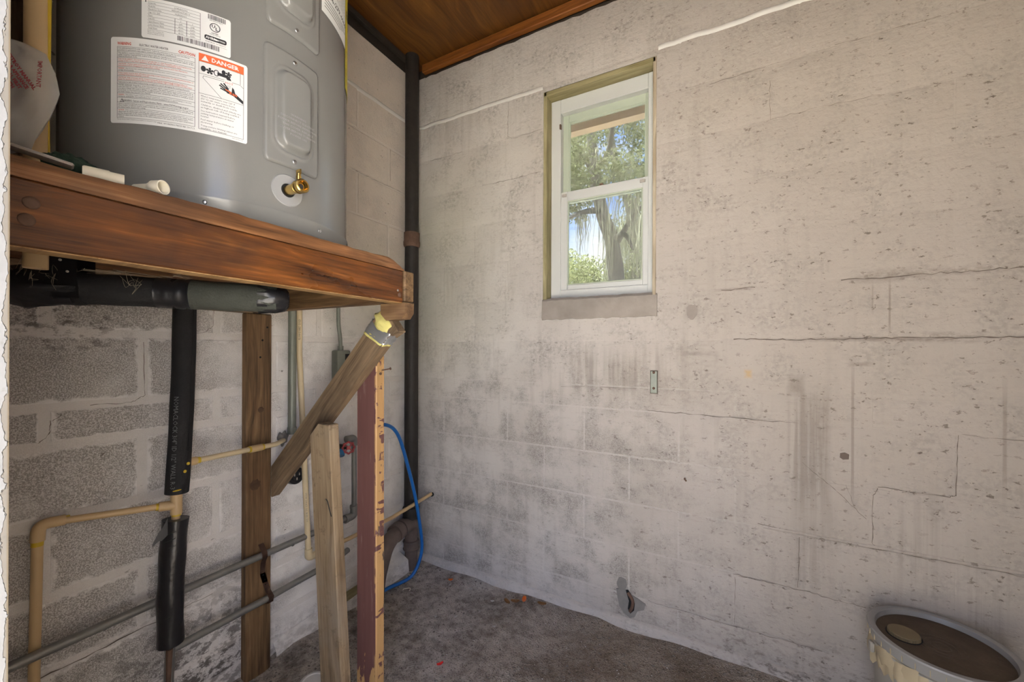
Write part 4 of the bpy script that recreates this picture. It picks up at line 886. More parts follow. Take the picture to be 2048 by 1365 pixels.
# --- rating plate
A0, A1, LZ0, LZ1 = math.radians(-52.2), math.radians(-24.4), 1.799, 1.8745
rl = label_sheet('rating_label', A0, A1, LZ0, LZ1, 'white', .0009); LW = (A1 - A0) * HR; LH = LZ1 - LZ0; K = Sheet(); Wt = Sheet()
x0, x1 = .010, .092; yt = LH - .0065; rh = .0058
for k, (a_, b_, c_) in enumerate([('Serial No.', '2045A02396', ''), ('Model No.', 'XE50M06ST45U1', ''), ('Manufacture Date', '05JAN2021', ''), ('Cap. U.S. Gals.', '50', ''), ('Phase', '1', '1'), ('Volts AC', '240', '208'), ('Upper Element Watts', '4500', '3380'), ('Lower Element Watts', '4500', '3380'), ('Total Watts', '4500', '3380')]):
    y = yt - rh * (k + 1); K.line(x0, y, x1, y, .0004); K.text(a_, x0 + .001, y + .0013, .0040, fit=.0013 * len(a_)); K.text(b_, .062, y + .0010, .0040, 'CENTER')
    if c_: K.text(c_, .080, y + .0010, .0040, 'CENTER')
K.line(x0, yt, x1, yt, .0004); K.line(x1, yt, x1, yt - 9 * rh, .0005); K.line(.053, yt - 4 * rh, .053, yt - 9 * rh, .0007); K.line(.071, yt - 4 * rh, .071, yt - 9 * rh, .0007)
for k, t_ in enumerate(['Rheem Sales Company, Inc.', 'Water Heating Division', 'Montgomery, Alabama 36117 USA']): K.text(t_, x0, yt - 9 * rh - .0035 - .0030 * k, .0026, fit=.026)
rb = random.Random(5); x = .057
while x < .121:
    w = rb.choice([.0005, .0008, .0013]); K.rect(x, .0055, x + w, .0145); x += w + rb.choice([.0005, .0008, .0012])
x = .104
while x < .131:
    w = rb.choice([.0004, .0007, .0010]); K.rect(x, LH - .0115, x + w, LH - .0020); x += w + rb.choice([.0005, .0008])
K.text('XE50M06ST45U1', .117, LH - .0145, .0030, 'CENTER'); K.ring(.115, LH - .0255, .0085, .0085, .0013); K.text('U', .1095, LH - .0270, .0085, bold=.03); K.text('L', .1155, LH - .0305, .0085, bold=.03); K.text('LISTED', .115, LH - .0385, .0036, 'CENTER', bold=.02); K.text('WATER HEATER', .115, LH - .0412, .0024, 'CENTER')
bx0, bx1, by0, by1 = .0985, .1335, LH - .0530, LH - .0440; K.poly([(bx0, by0 + .002), (bx0 + .002, by0), (bx1 - .002, by0), (bx1, by0 + .002), (bx1, by1 - .002), (bx1 - .002, by1), (bx0 + .002, by1), (bx0, by1 - .002)])
Wt.text('AHRI', bx0 + .002, by0 + .0022, .0062, bold=.03, fit=.014); Wt.text('CERTIFIED', bx0 + .0175, by0 + .0026, .0040, bold=.02, fit=.0155); K.text('ASSEMBLED IN MEXICO', .116, LH - .0575, .0031, 'CENTER'); K.line(.100, LH - .0605, .134, LH - .0605, .0003); K.rect(.0062, LH - .009, .0078, LH - .001)
ow = on_heater(.0014, A0, LZ0); obj('black_print', K.mesh(ow), 'ink', rl, None, kind='stuff'); obj('white_print', Wt.mesh(on_heater(.0018, A0, LZ0)), 'white', rl, None, kind='stuff')
# --- white phone label and yellow energy label near the right rim
A0 = math.radians(14.3); w2 = label_sheet('service_label', A0, math.radians(39.8), 2.034, 2.22, 'white', .0006, .001); K = Sheet()
K.text('1-866-279-6066', .004, .052, .017, bold=.02, fit=.118)
for k in range(4): K.rect(.010, .040 - .0075 * k, .010 + (.105, .11, .09, .075)[k], .0418 - .0075 * k)
for k in range(8): K.text('Call for service and parts before you return this unit', .008, .078 + .0085 * k, .0055, fit=.11)
obj('black_print', K.mesh(on_heater(.0011, A0, 2.034)), 'ink', w2, None, kind='stuff')
A0 = math.radians(39.8); w3 = label_sheet('energy_label', A0, math.radians(82), 1.930, 2.22, 'yellow', .0012, .001); K = Sheet()
K.text('ENERGYGUIDE', .008, .20, .030, bold=.04, fit=.19); K.rect(.008, .142, .20, .1435); K.rect(.008, .105, .20, .107)
for k in range(7): K.text('Estimated yearly energy cost of this model compared with similar models', .008, .085 - .010 * k, .006, fit=.18)
obj('black_print', K.mesh(on_heater(.0017, A0, 1.930)), 'ink', w3, None, kind='stuff')
# --- drain valve
va = math.radians(-3.2); vz = 1.566; vn = Vector((math.cos(va), math.sin(va), 0)); vt = Vector((-math.sin(va), math.cos(va), 0))
bm = B(); N = 40; prev = None; first = None                            # round collar bent to the jacket, with a hole
for k in range(N):
    a = 2 * math.pi * k / N; r_ = [bm.verts.new(cyl(va + q * math.cos(a) / HR, vz + q * math.sin(a), d)) for q, d in ((.014, -.002), (.015, .0022), (.033, .0022), (.0345, .0003))]
    if prev:
        for i in range(3): bm.faces.new((prev[i], prev[i + 1], r_[i + 1], r_[i]))
    else: first = r_
    prev = r_
for i in range(3): bm.faces.new((prev[i], prev[i + 1], first[i + 1], first[i]))
obj('escutcheon', bm, 'greylt', wh, 40)
bm = B(); prism(bm, [cyl(va + .0145 * math.cos(a) / HR, vz + .0145 * math.sin(a), .0008) for a in [2 * math.pi * k / 24 for k in range(24)]], tuple(vn * .0003)); obj('valve_recess', bm, 'black', wh, None)
dv = Vector(cyl(va, vz, -.006)); vd = (vn + Vector((0, 0, -.02))).normalized()
bm = B(); lathe(bm, [(0, 0), (.0105, 0), (.0105, .040), (.0125, .041), (.0125, .044), (.0115, .045), (.0140, .047), (.0140, .051), (.0128, .053), (.0145, .055), (.0145, .064), (.0125, .066), (.0100, .066), (.0075, .056), (0, .056)], 28, dv, vd); valve = obj('drain_valve', bm, 'brass', wh, 35)
bm = B(); lathe(bm, [(0, 0), (.0055, 0), (.0055, .014), (.0045, .0145), (.0045, .019), (0, .019)], 16, dv + vd * .048 + Vector((0, 0, .010)), (0, 0, 1)); obj('valve_stem', bm, 'brass', valve, 35)
bm = B(); box(bm, (-.007, -.0014, 0), (.007, .0014, .010)); 
st_m = Matrix.Translation(dv + vd * .048 + Vector((0, 0, .0275))); obj('stem_slot', bm, 'brass', valve, None, local=st_m)
bm = B(); lathe(bm, [(0, 0), (.0055, 0), (.0055, .0015), (0, .0015)], 6, dv + vd * .0565, vd); obj('hex_socket', bm, 'ink', valve, None)

# ================================================================== PLUMBING
def wrap_text(name, body, org, axis, normal, radius, size, mat, parent, fit=None, flip=False):
    """print along a pipe: org = start on the axis, normal = outward direction of the line"""
    sh = Sheet(); sh.text(body, 0, -size * .35, size, fit=fit); ax = Vector(axis).normalized(); n = Vector(normal); n = (n - ax * n.dot(ax)).normalized(); s = n.cross(ax) if not flip else ax.cross(n); org = Vector(org)
    return obj(name, sh.mesh(lambda u, v: org + ax * u + n * math.cos(v / radius) * (radius + .0005) + s * math.sin(v / radius) * (radius + .0005)), mat, parent, None)
def sleeve(a, b, r, seg=20, n=12, amp=.02, seed=1, bend=(0, 0, 0), ends=True):
    q = random.Random(seed); a, b = Vector(a), Vector(b); bend = Vector(bend); P_ = [a.lerp(b, i / n) + bend * math.sin(math.pi * i / n) for i in range(n + 1)]
    ph = [q.uniform(0, 6) for _ in range(4)]
    return tube(B(), P_, [r * (1 + amp * math.sin(3 * i / n * 6 + ph[0])) for i in range(n + 1)], seg, rfun=lambda i, an: 1 + amp * math.sin(2 * an + ph[1]) + amp * .6 * math.sin(3 * an + i + ph[2]))
toCam = Vector((.85, -.52, 0))
# --- tan CPVC riser with black foam sleeves
cp = thing('cpvc_riser', 'tan plastic riser in black foam sleeves with side branches on the left wall', 'pipe', (.10, -1.2, 0))
vtop, vbot = Vector((.098, -1.174, 1.352)), Vector((.098, -1.208, .308))
def vax(z): return vbot.lerp(vtop, (z - vbot.z) / (vtop.z - vbot.z))
bm = B(); tube(bm, [vax(.33), vax(.73), vax(1.345)], .0111, 14); obj('riser_pipe', bm, 'cpvc', cp)
us_ = obj('foam_sleeve', sleeve(vax(.770), vax(1.349), .0305, bend=(0, .004, 0), seed=2, amp=.012), 'foam', cp, 60)
ls_ = obj('foam_sleeve', sleeve(vax(.312) , vax(.690), .0325, seed=3, amp=.03, bend=(0, -.005, 0)), 'tape', cp, 60)
wrap_text('sleeve_print', 'NOMACLOCK 3/4" ID 1/2" WALL R-3', vax(1.07), vax(.5) - vax(1.07), (.74, -.67, 0), .0312, .017, 'inkgrey', us_, fit=.28)
bm = B(); tube(bm, [vax(1.345) + Vector((.0285, .0115, 0)), vax(1.06) + Vector((.0285, .0125, 0)), vax(.90) + Vector((.0285, .0125, 0))], .0016, 6); obj('sleeve_slit', bm, 'black', us_)
for k in range(13):                                                       # tape wrinkles, their sheen painted in as a lighter grey
    z = .655 - .021 * k; c = vax(z); bm = B(); a0 = -1.2; tube(bm, [c + Vector((math.cos(a) * .0322, math.sin(a) * .0322, .010 * (a + 1.0))) for a in [a0 + .9 * i / 6 for i in range(7)]], .0011, 5); obj('tape_wrinkle', bm, 'foamgr', ls_)
bm = B(); c = vax(.685); bmesh.ops.create_grid(bm, x_segments=5, y_segments=3, size=1)
for v in bm.verts: x, y = v.co.x, v.co.y; v.co = c + Vector((.018 - .010 * x * .3, -.028 - .034 * (x + 1) / 2, -.006 - .040 * (x + 1) / 2 + y * .020 * (1.25 - 1.05 * (x + 1) / 2) + .003 * math.sin(5 * x)))
bmesh.ops.solidify(bm, geom=bm.faces[:], thickness=.0015); obj('tape_flap', bm, 'inkgrey', cp, 60)
for q, (z, dy) in enumerate(((.785, -.006), (.838, .012), (.86, .020))):
    c = vax(z) + Vector((.030, -.006 + dy, 0)); bm = B(); bmesh.ops.create_icosphere(bm, subdivisions=2, radius=1)
    for v in bm.verts: v.co = c + Vector((v.co.x * .003, v.co.y * (.012 if q == 0 else .005), v.co.z * (.0025 if q == 0 else .005)))
    obj('cement_smear', bm, 'cement', us_)
tz = .733; tc = vax(tz)
bm = B(); tube(bm, [tc + Vector((0, 0, -.028)), tc + Vector((0, 0, .036))], .0150, 18); tube(bm, [tc, tc + Vector((-.012, -.040, .004))], .0142, 18); obj('tee_fitting', bm, 'cpvc', cp)
elb = Vector((.026, -1.459, .757)); bm = B(); tube(bm, arc([tc + Vector((-.010, -.034, .004)), elb + Vector((0, .012, 0)), elb, elb + Vector((0, 0, -.03))], .002, 2)[:2] + [elb], .0098, 14, False); bm.free()
bm = B(); tube(bm, [tc + Vector((-.010, -.034, .004)), elb + Vector((.003, .02, -.001))], .0095, 14); obj('branch_pipe', bm, 'cpvc', cp)
bm = B(); tube(bm, arc([elb + Vector((.005, .044, -.0025)), elb + Vector((0, -.002, .0)), elb + Vector((0, -.004, -.042))], .026, 8), .0140, 16); obj('elbow_fitting', bm, 'cpvc', cp)
bm = B(); tube(bm, [elb + Vector((0, -.004, -.03)), Vector((.026, -1.468, .36)), Vector((.028, -1.472, .0))], .0112, 14); obj('drop_pipe', bm, 'cpvc', cp)
for a, b, r in ((tc + Vector((-.012, -.040, .004)), tc + Vector((-.0135, -.046, .0045)), .0108), (elb + Vector((.0055, .044, -.0025)), elb + Vector((.0065, .052, -.003)), .0108), (elb + Vector((0, -.004, -.042)), elb + Vector((0, -.0045, -.054)), .0118), (tc + Vector((0, 0, -.028)), tc + Vector((0, 0, -.034)), .0122)):
    bm = B(); tube(bm, [a, b], r, 14); obj('cement_ring', bm, 'cement', cp)
# upper branch running past the post into the wall
u0 = vax(.857); u1 = Vector((.070, -.868, .850)); u2 = Vector((.012, -.802, .846))
bm = B(); tube(bm, [u0, u0.lerp(u1, .5), u1, u2], .0092, 14); obj('branch_pipe', bm, 'cpvclt', cp)
bm = B(); tube(bm, [u0 + (u1 - u0).normalized() * .026, u0 + (u1 - u0).normalized() * .050], .0135, 16); obj('socket_fitting', bm, 'cpvc', cp)
bm = B(); tube(bm, [u0 + (u1 - u0).normalized() * .050, u0 + (u1 - u0).normalized() * .060], .0105, 16); obj('cement_ring', bm, 'cement', cp)
ud = (u1 - u0).normalized(); ck = Vector(u0) + ud * (.225)
bm = B(); tube(bm, [ck, ck + ud * .042], .0128, 16); obj('coupling', bm, 'cpvc', cp)
for s in (-.006, .042): bm = B(); tube(bm, [ck + ud * s, ck + ud * (s + .007)], .0115, 14); obj('cement_ring', bm, 'cement', cp)
bm = B(); bmesh.ops.create_icosphere(bm, subdivisions=3, radius=1)
for v in bm.verts: n = 1 + .25 * math.sin(6 * v.co.y + 2) * math.sin(5 * v.co.z); v.co = Vector((.002 + abs(v.co.x) * .014 * n, -.800 + v.co.y * .022 * n, .852 + v.co.z * .028 * n))
obj('mortar_lump', bm, 'patch', wall_left)
# bare end of the riser at the floor
bm = B(); tube(bm, [vax(.325), Vector((.098, -1.213, .17)), Vector((.100, -1.222, .0))], .0125, 14); fp = obj('foot_pipe', bm, 'galv', cp)
bm = B(); tube(bm, [Vector((.1075, -1.214, .30)), Vector((.109, -1.217, .20)), Vector((.109, -1.222, .02))], [.009, .006, .004], 8); obj('rust_streak', bm, 'rust', fp)
# --- horizontal insulated pipe under the deck
hp = thing('insulated_pipe', 'horizontal pipe in thick black foam hung beneath the platform deck', 'pipe', (.56, -1.4, 1.30))
ha, hb = Vector((.425, -1.570, 1.336)), Vector((.690, -1.222, 1.332))
def hx_(s): return ha.lerp(hb, s)
obj('foam_sleeve', sleeve(hx_(.05), hx_(.55), .0305, seed=5, amp=.02), 'foam', hp, 60)
obj('foam_sleeve', sleeve(hx_(.55), hx_(.965), .0310, seed=6, amp=.02), 'foamgr', hp, 60)
obj('tape_band', sleeve(hx_(.47), hx_(.60), .0325, seed=7, amp=.025, n=8), 'tape', hp, 60)
bm = B(); q7 = random.Random(9); lathe(bm, [(.0315, -.03), (.0318, .0), (.026, .022), (.016, .030), (.006, .024), (0, .02)], 22, hx_(.95), hb - ha, wob=lambda k, h: 1 + .16 * math.sin(k * 1.9 + 60 * h)); obj('end_cap', bm, 'tape', hp, 70)
bm = B(); q8 = random.Random(4); lathe(bm, [(0, -.07), (.012, -.065), (.020, -.04), (.032, -.015), (.038, .01), (.033, .05), (.031, .08)], 22, hx_(.0), hb - ha, wob=lambda k, h: 1 + .18 * math.sin(k * 1.3 + 40 * h)); obj('taped_end', bm, 'tape', hp, 50)
c = hx_(.17); bm = B(); pp = Vector((.80, -.60, 0)).normalized(); dd = (hb - ha).normalized()
path = [c + pp * .033 + Vector((0, 0, .10)), c + pp * .034 + Vector((0, 0, .02)), c + pp * .026 + Vector((0, 0, -.022)), c + Vector((0, 0, -.034)), c - pp * .026 + Vector((0, 0, -.022)), c - pp * .034 + Vector((0, 0, .02)), c - pp * .033 + Vector((0, 0, .10))]
prev = None
for p_ in path:
    r_ = (bm.verts.new(p_ - dd * .019), bm.verts.new(p_ + dd * .019))
    if prev: bm.faces.new((prev[0], r_[0], r_[1], prev[1]))
    prev = r_
bmesh.ops.solidify(bm, geom=bm.faces[:], thickness=.0015); stp = obj('hanger_strap', bm, 'tape', hp, 40)
for k in range(4): dome('strap_rivet', c + pp * .0355 + Vector((0, 0, .09 - .021 * k)) + dd * (.006 if k % 2 else -.004), pp, .0022, 'bracket', stp, .4)
# cobwebs and fluff hanging there
bm = B(); qq = random.Random(12)
for k in range(26):
    s = qq.uniform(.02, .62); p_ = hx_(s) + pp * qq.uniform(.0, .04); z1 = 1.349; z0 = p_.z + .03; pt = [Vector((p_.x + qq.gauss(0, .004), p_.y + qq.gauss(0, .006), z1 - (z1 - z0) * i / 4 + qq.gauss(0, .001))) for i in range(5)]
    if z1 - z0 < -.0: pt = [p_ + Vector((qq.gauss(0, .012), qq.gauss(0, .012), .03 + .002 * i)) for i in range(4)]
    tube(bm, pt, .0003, 4)
for (s, n) in ((.07, 9), (.15, 6), (.40, 4)):
    for k in range(n):
        c = hx_(s) + pp * .033 + Vector((qq.gauss(0, .010), qq.gauss(0, .010), qq.uniform(.0, .035))); pt = [c + Vector((qq.gauss(0, .007), qq.gauss(0, .007), qq.gauss(0, .010) )) for _ in range(5)]; tube(bm, spline(pt, 3), .00028, 4)
tag(obj('cobweb_fluff', bm, 'straw', kind='stuff'), 'pale cobwebs and fluff caught on the foam pipe', 'cobweb')
# --- two galvanised pipes along the left wall
gp = thing('galvanised_pipe', 'upper galvanised pipe crossing the post, turning up near the corner', 'pipe', (.056, -1.0, .43))
GX = .0525
bm = B(); tube(bm, [(GX, FRONT + .01, .431), (GX, -1.0, .436), (GX, -.515, .434)], .0125, 16); obj('pipe_run', bm, 'galv', gp)
bm = B(); tube(bm, arc([(GX, -.535, .434), (GX, -.484, .434), (GX, -.484, .478)], .028, 8), .0175, 16); obj('elbow', bm, 'galv', gp)
for c0, c1 in (((GX, -.536, .434), (GX, -.524, .434)), ((GX, -.484, .470), (GX, -.484, .482))): bm = B(); tube(bm, [c0, c1], .0195, 16); obj('elbow_collar', bm, 'galv', gp)
bm = B(); tube(bm, [(GX, -.484, .475), (GX, -.486, .800)], .0115, 16); obj('vertical_pipe', bm, 'galv', gp)
bm = B(); tube(bm, arc([(GX, -.486, .765), (GX, -.486, .800), (GX, -.53, .800)], .02, 6), .0165, 16); obj('elbow', bm, 'galv', gp)
for y in (-1.345, -.79): bm = B(); tube(bm, [(GX, y, .4325), (GX, y + .004, .4325)], .0135, 16); obj('pipe_joint', bm, 'galv', gp)
gp2 = thing('galvanised_pipe', 'lower galvanised pipe strapped across the foot of the post', 'pipe', (.056, -1.0, .26))
bm = B(); tube(bm, [(GX, -1.20, .262), (GX, -.9, .262), (GX, -.60, .268), (.03, -.50, .272)], .0125, 16); obj('pipe_run', bm, 'galv', gp2)
bm = B(); prev = None
for p_ in ((.040, -.905, .475), (.066, -.905, .447), (.068, -.905, .430), (.050, -.902, .405), (.0395, -.898, .36), (.0395, -.888, .32), (.045, -.880, .285), (.0675, -.880, .268), (.062, -.880, .245), (.040, -.878, .236)):
    p_ = Vector(p_); r_ = (bm.verts.new(p_ + Vector((0, -.010, 0))), bm.verts.new(p_ + Vector((0, .010, 0))))
    if prev: bm.faces.new((prev[0], r_[0], r_[1], prev[1]))
    prev = r_
bmesh.ops.solidify(bm, geom=bm.faces[:], thickness=.0012); st = thing('pipe_strap', 'rusty perforated strap fixing both galvanised pipes to the post', 'strap', (.04, -.89, .236)); sb = obj('strap', bm, 'rust', st, 60)
for (y, z) in ((-.898, .372), (-.896, .352), (-.890, .332), (-.888, .312)): dome('strap_hole', (.0412, y, z), (1, 0, 0), .0022, 'black', sb, .15)
dome('strap_screw', (.0415, -.900, .392), (1, 0, 0), .005, 'rust', sb, .5); dome('strap_screw', (.0415, -.876, .239), (1, 0, 0), .005, 'rust', sb, .5)
# --- grey conduit and cream CPVC going down beside the post
cd = thing('conduit', 'grey steel conduit running down the wall beside the post', 'conduit', (.02, -.772, .86)); 
bm = B(); tube(bm, [(.022, -.772, 1.60), (.022, -.772, .868)], .0155, 16); obj('conduit_pipe', bm, 'conduit', cd)
bm = B(); tube(bm, [(.022, -.772, .895), (.022, -.772, .868)], .0175, 16); obj('connector', bm, 'conduit', cd)
cv = thing('cpvc_line', 'cream plastic pipe dropping behind the brace then running into the back wall', 'pipe', (.06, -.72, .35))
pA, pB_, pC = Vector((.022, -.742, 1.60)), Vector((.024, -.742, 1.20)), Vector((.060, -.722, .362))
bm = B(); tube(bm, [pA, pB_, pC], .0112, 14); vp = obj('vertical_pipe', bm, 'cpvclt', cv)
wrap_text('pipe_print', 'FLOWGUARD GOLD', Vector((.0235, -.742, 1.255)), (0, 0, 1), (.85, -.50, 0), .0115, .0105, 'ink', vp, fit=.085)
wrap_text('pipe_print', 'FLOWGUARD', pB_.lerp(pC, .50), pB_ - pC, (.85, -.50, 0), .0115, .0105, 'ink', vp, fit=.055); wrap_text('pipe_print', '1/2 SDR 11 CPVC 4120', pB_.lerp(pC, .84), pB_ - pC, (.85, -.50, 0), .0115, .0085, 'inkgrey', vp, fit=.12)
bm = B(); tube(bm, arc([pC + Vector((0, 0, .020)), pC + Vector((0, 0, -.018)), pC + Vector((.004, .032, -.016))], .018, 6), .0150, 16); obj('elbow_fitting', bm, 'cpvclt', cv)
bm = B(); tube(bm, [pC + Vector((.004, .02, -.017)), (.108, -.30, .366), (.114, .003, .3945)], .0095, 14); obj('wall_run', bm, 'cpvc', cv)
bm = B(); prism(bm, [(x, -.003, z) for x, z in blob_poly(.120, .392, .014, .012, 14, .2)], (0, .003, 0)); obj('wall_hole', bm, 'black', wall_back)
# --- thin conduit and junction box
jb = thing('junction_box', 'grey green electrical box with thin conduit, half hidden by the brace', 'junction box', (.03, -.54, 1.05))
bm = B(); tube(bm, spline([(.018, -.548, 1.60), (.018, -.548, 1.36), (.021, -.540, 1.27), (.022, -.538, 1.215)], 6), .0085, 12); obj('thin_conduit', bm, 'conduit', jb)
bm = B(); tube(bm, [(.022, -.538, 1.232), (.022, -.538, 1.210)], .0125, 14); obj('connector', bm, 'conduit', jb)
bm = B(); box(bm, (.001, -.572, 1.060), (.045, -.500, 1.212), .008, 2); obj('box_body', bm, 'conduit', jb, 40)
bm = B(); box(bm, (.0445, -.532, 1.12), (.0475, -.506, 1.195), .001); obj('cover_opening', bm, 'black', jb)
bm = B(); box(bm, (.004, -.500, 1.165), (.03, -.462, 1.195), .004); obj('side_hub', bm, 'iron', jb)
# --- round black outlet behind the brace foot
ot = thing('outlet', 'round black electrical outlet on the wall under the brace foot', 'outlet', (.02, -.76, .66))
bm = B(); lathe(bm, [(0, 0), (.036, 0), (.037, .010), (.034, .030), (.030, .033), (0, .033)], 28, (0.001, -.757, .692), (1, 0, 0)); ob_ = obj('outlet_body', bm, 'tape', ot, 40)
bm = B(); lathe(bm, [(.018, .033), (.020, .036), (.024, .036), (.025, .033)], 24, (0.001, -.757, .692), (1, 0, 0)); obj('outlet_ring', bm, 'foam', ob_, 40)
for a in (0.5, 2.6, 4.7): bm = B(); c = Vector((.0345, -.757 + .012 * math.cos(a), .692 + .012 * math.sin(a))); box(bm, c - Vector((.001, .002, .005)), c + Vector((.001, .002, .005))); obj('socket_slot', bm, 'bracket', ob_)
# --- hose bib
hbk = thing('hose_bib', 'wall tap with red wheel handle and blue outlet cap', 'tap', (.07, -.55, .74))
bm = B(); tube(bm, [(.0, -.592, .776), (.045, -.588, .774), (.075, -.574, .770)], .0125, 14); lathe(bm, [(0, -.014), (.013, -.012), (.019, 0), (.017, .014), (.012, .02), (0, .02)], 18, (.066, -.576, .771), (.8, .35, .1)); obj('tap_body', bm, 'iron', hbk, 40)
bm = B(); tube(bm, [(.066, -.576, .771), (.110, -.562, .776)], .006, 10); obj('valve_stem', bm, 'iron', hbk)
hc, hn = Vector((.108, -.563, .776)), Vector((.80, -.55, .12)).normalized(); bm = B(); u_, v_ = frame(hn); prevr = None; rg = []
for k in range(40):
    a = 2 * math.pi * k / 40; d_ = u_ * math.cos(a) + v_ * math.sin(a); R_ = .0235 * (1 + .09 * math.cos(8 * a)); c = hc + d_ * R_
    rg.append([bm.verts.new(c + d_ * .0045 * math.cos(b) + hn * .0045 * math.sin(b)) for b in [2 * math.pi * j / 8 for j in range(8)]])
for k in range(40):
    for j in range(8): bm.faces.new((rg[k][j], rg[k][(j + 1) % 8], rg[(k + 1) % 40][(j + 1) % 8], rg[(k + 1) % 40][j]))
for k in range(4):
    a = math.pi / 4 * (2 * k + 1); d_ = u_ * math.cos(a) + v_ * math.sin(a); tube(bm, [hc, hc + d_ * .022], .0032, 8)
lathe(bm, [(0, -.004), (.008, -.004), (.008, .005), (0, .006)], 14, hc, hn); obj('wheel_handle', bm, 'redw', hbk, 50)
bm = B(); tube(bm, [(.066, -.576, .771), (.082, -.586, .757)], .011, 14); obj('spout', bm, 'iron', hbk)
bm = B(); lathe(bm, [(0, 0), (.0165, 0), (.0175, .004), (.0175, .024), (.0150, .028), (0, .028)], 24, (.080, -.583, .766), (.40, -.30, -.72), wob=lambda k, h: 1 + (.04 if k % 2 else -.02)); obj('outlet_cap', bm, 'bluecap', hbk, 40)
# --- blue hose loop
hs = spline([(.085, -.486, .800), (.13, -.475, .835), (.18, -.462, .862), (.208, -.441, .868), (.205, -.385, .838), (.200, -.337, .775), (.198, -.285, .645), (.195, -.232, .49), (.188, -.19, .35), (.176, -.150, .19), (.165, -.155, .10), (.150, -.195, .035), (.125, -.25, .018), (.105, -.31, .018), (.10, -.36, .017), (.115, -.40, .017)], 8)
bm = B(); tube(bm, hs, .0085, 14); tag(obj('blue_hose', bm, 'blue', None, 60), 'blue hose looping from the tap down to the floor in the corner', 'hose')
# --- black stack in the corner and its brown drain fittings
sk = thing('drain_stack', 'tall black iron drain pipe standing in the room corner', 'pipe', (.045, -.070, 0))
SX, SY = .0465, -.0945
bm = B(); tube(bm, [(SX - .001, SY, CEIL), (SX, SY, 1.6), (SX + .002, SY, .33)], .0375, 22); obj('stack_pipe', bm, 'iron', sk, 50)
bm = B(); lathe(bm, [(.0375, 0), (.043, .004), (.0455, .012), (.0455, .030), (.043, .036), (.043, .074), (.043, .080), (.0375, .082)], 24, (SX, SY, 1.785), (0, 0, 1)); obj('coupling', bm, 'rust', sk, 40)
bm = B(); lathe(bm, [(.030, 0), (.046, .006), (.0445, .03), (.046, .034), (.046, .062), (.044, .066), (.0375, .068)], 24, (SX + .002, SY, .275), (0, 0, 1)); obj('hub_coupling', bm, 'iron', sk, 40)
bm = B(); tube(bm, [(SX + .003, SY, .29), (SX + .004, SY, -.02)], .034, 20); obj('lower_pipe', bm, 'brownpipe', sk, 50)
bm = B(); lathe(bm, [(.034, 0), (.043, .003), (.045, .008), (.041, .012), (.041, .042), (.045, .046), (.043, .051), (.034, .054)], 24, (SX + .004, SY, .105), (0, 0, 1)); obj('band_clamp', bm, 'brownpipe', sk, 40)
tp = arc([(SX + .004, SY, .245), (.070, -.185, .262), (.092, -.315, .245), (.100, -.385, .10), (.105, -.40, -.02)], .085, 8)
bm = B(); tube(bm, tp, .0385, 20); obj('trap_bend', bm, 'brownpipe', sk, 50)
bm = B(); tube(bm, [(.066, -.170, .2605), (.072, -.200, .262)], .0445, 22); tube(bm, [(.0735, -.208, .262), (.081, -.252, .258)], .0465, 22); obj('trap_collar', bm, 'brownpipe', sk, 40)
# --- tan pipe passing up through the deck at the left
yp = thing('tan_riser', 'large tan plastic pipe rising through the deck behind the plastic bag', 'pipe', (.568, -1.580, 1.34))
bm = B(); tube(bm, [(.568, -1.580, 1.352), (.568, -1.580, 2.5)], .0148, 18); obj('riser_pipe', bm, 'cpvc', yp)
bm = B(); tube(bm, [(.568, -1.580, 1.84), (.568, -1.580, 1.90)], .0185, 18); obj('coupling', bm, 'cpvc', yp)
bm = B(); tube(bm, [(.5755, -1.5680, 1.53), (.5755, -1.5680, 1.62), (.5755, -1.5680, 1.72), (.5755, -1.5680, 1.84)], [.003, .0012, .003, .004], 8); obj('cement_run', bm, 'cement', yp)
board('corner_stud', 'oldwood', pf, (.02, -1.52, ZD), (.02, -1.52, 2.7), .12, .036, (0, 1, 0))

# ================================================================== THINGS ON THE DECK
bg = thing('manual_bag', 'clear plastic bag with red printing holding a rolled manual, at the left edge', 'bag', (.66, -1.615, ZD))
s0 = at(20, 300, .6); rx_ = Vector((.8796, .4757, 0)); nx_ = Vector((.52, -.85, 0)).normalized()
def bagp(px_, py_, d): v = at(px_, py_, .6); return v + _F * (-d)
# silhouette in the plane of the bag (pixel guide only fixes its real size: about 10 x 17 cm)
left = [(-60, 305), (-66, 240), (-60, 170), (-40, 110), (0, 72)]; right = [(62, 302), (74, 272), (100, 235), (120, 190), (112, 150), (92, 108), (50, 86), (0, 72)]
def sample(poly, n):
    P_ = [Vector((a, b, 0)) for a, b in poly]; Ls = [0]
    for a, b in zip(P_, P_[1:]): Ls.append(Ls[-1] + (b - a).length)
    out = []
    for i in range(n + 1):
        t = Ls[-1] * i / n; k = max(j for j in range(len(P_) - 1) if Ls[j] <= t + 1e-6); f = (t - Ls[k]) / max(1e-6, Ls[k + 1] - Ls[k]); out.append(P_[k].lerp(P_[k + 1], min(1, f)))
    return out
lp, rp = sample(left, 22), sample(right, 22); q9 = random.Random(21)
def bag_surface(sign, dep):
    g = []
    for i in range(23):
        row = []
        for j in range(17):
            s = j / 16; p = lp[i].lerp(rp[i], s); e = math.sin(math.pi * s) ** .6 * (math.sin(math.pi * min(.97, max(.03, i / 22))) ** .5)
            w = .0045 * math.sin(9 * s + .7 * i) * e + .003 * math.sin(21 * s - 1.1 * i) * e
            v = bagp(p.x, p.y, sign * dep * e + w); v.z = max(v.z, ZD + .002); row.append(v)
        g.append(row)
    return g
bm = B()
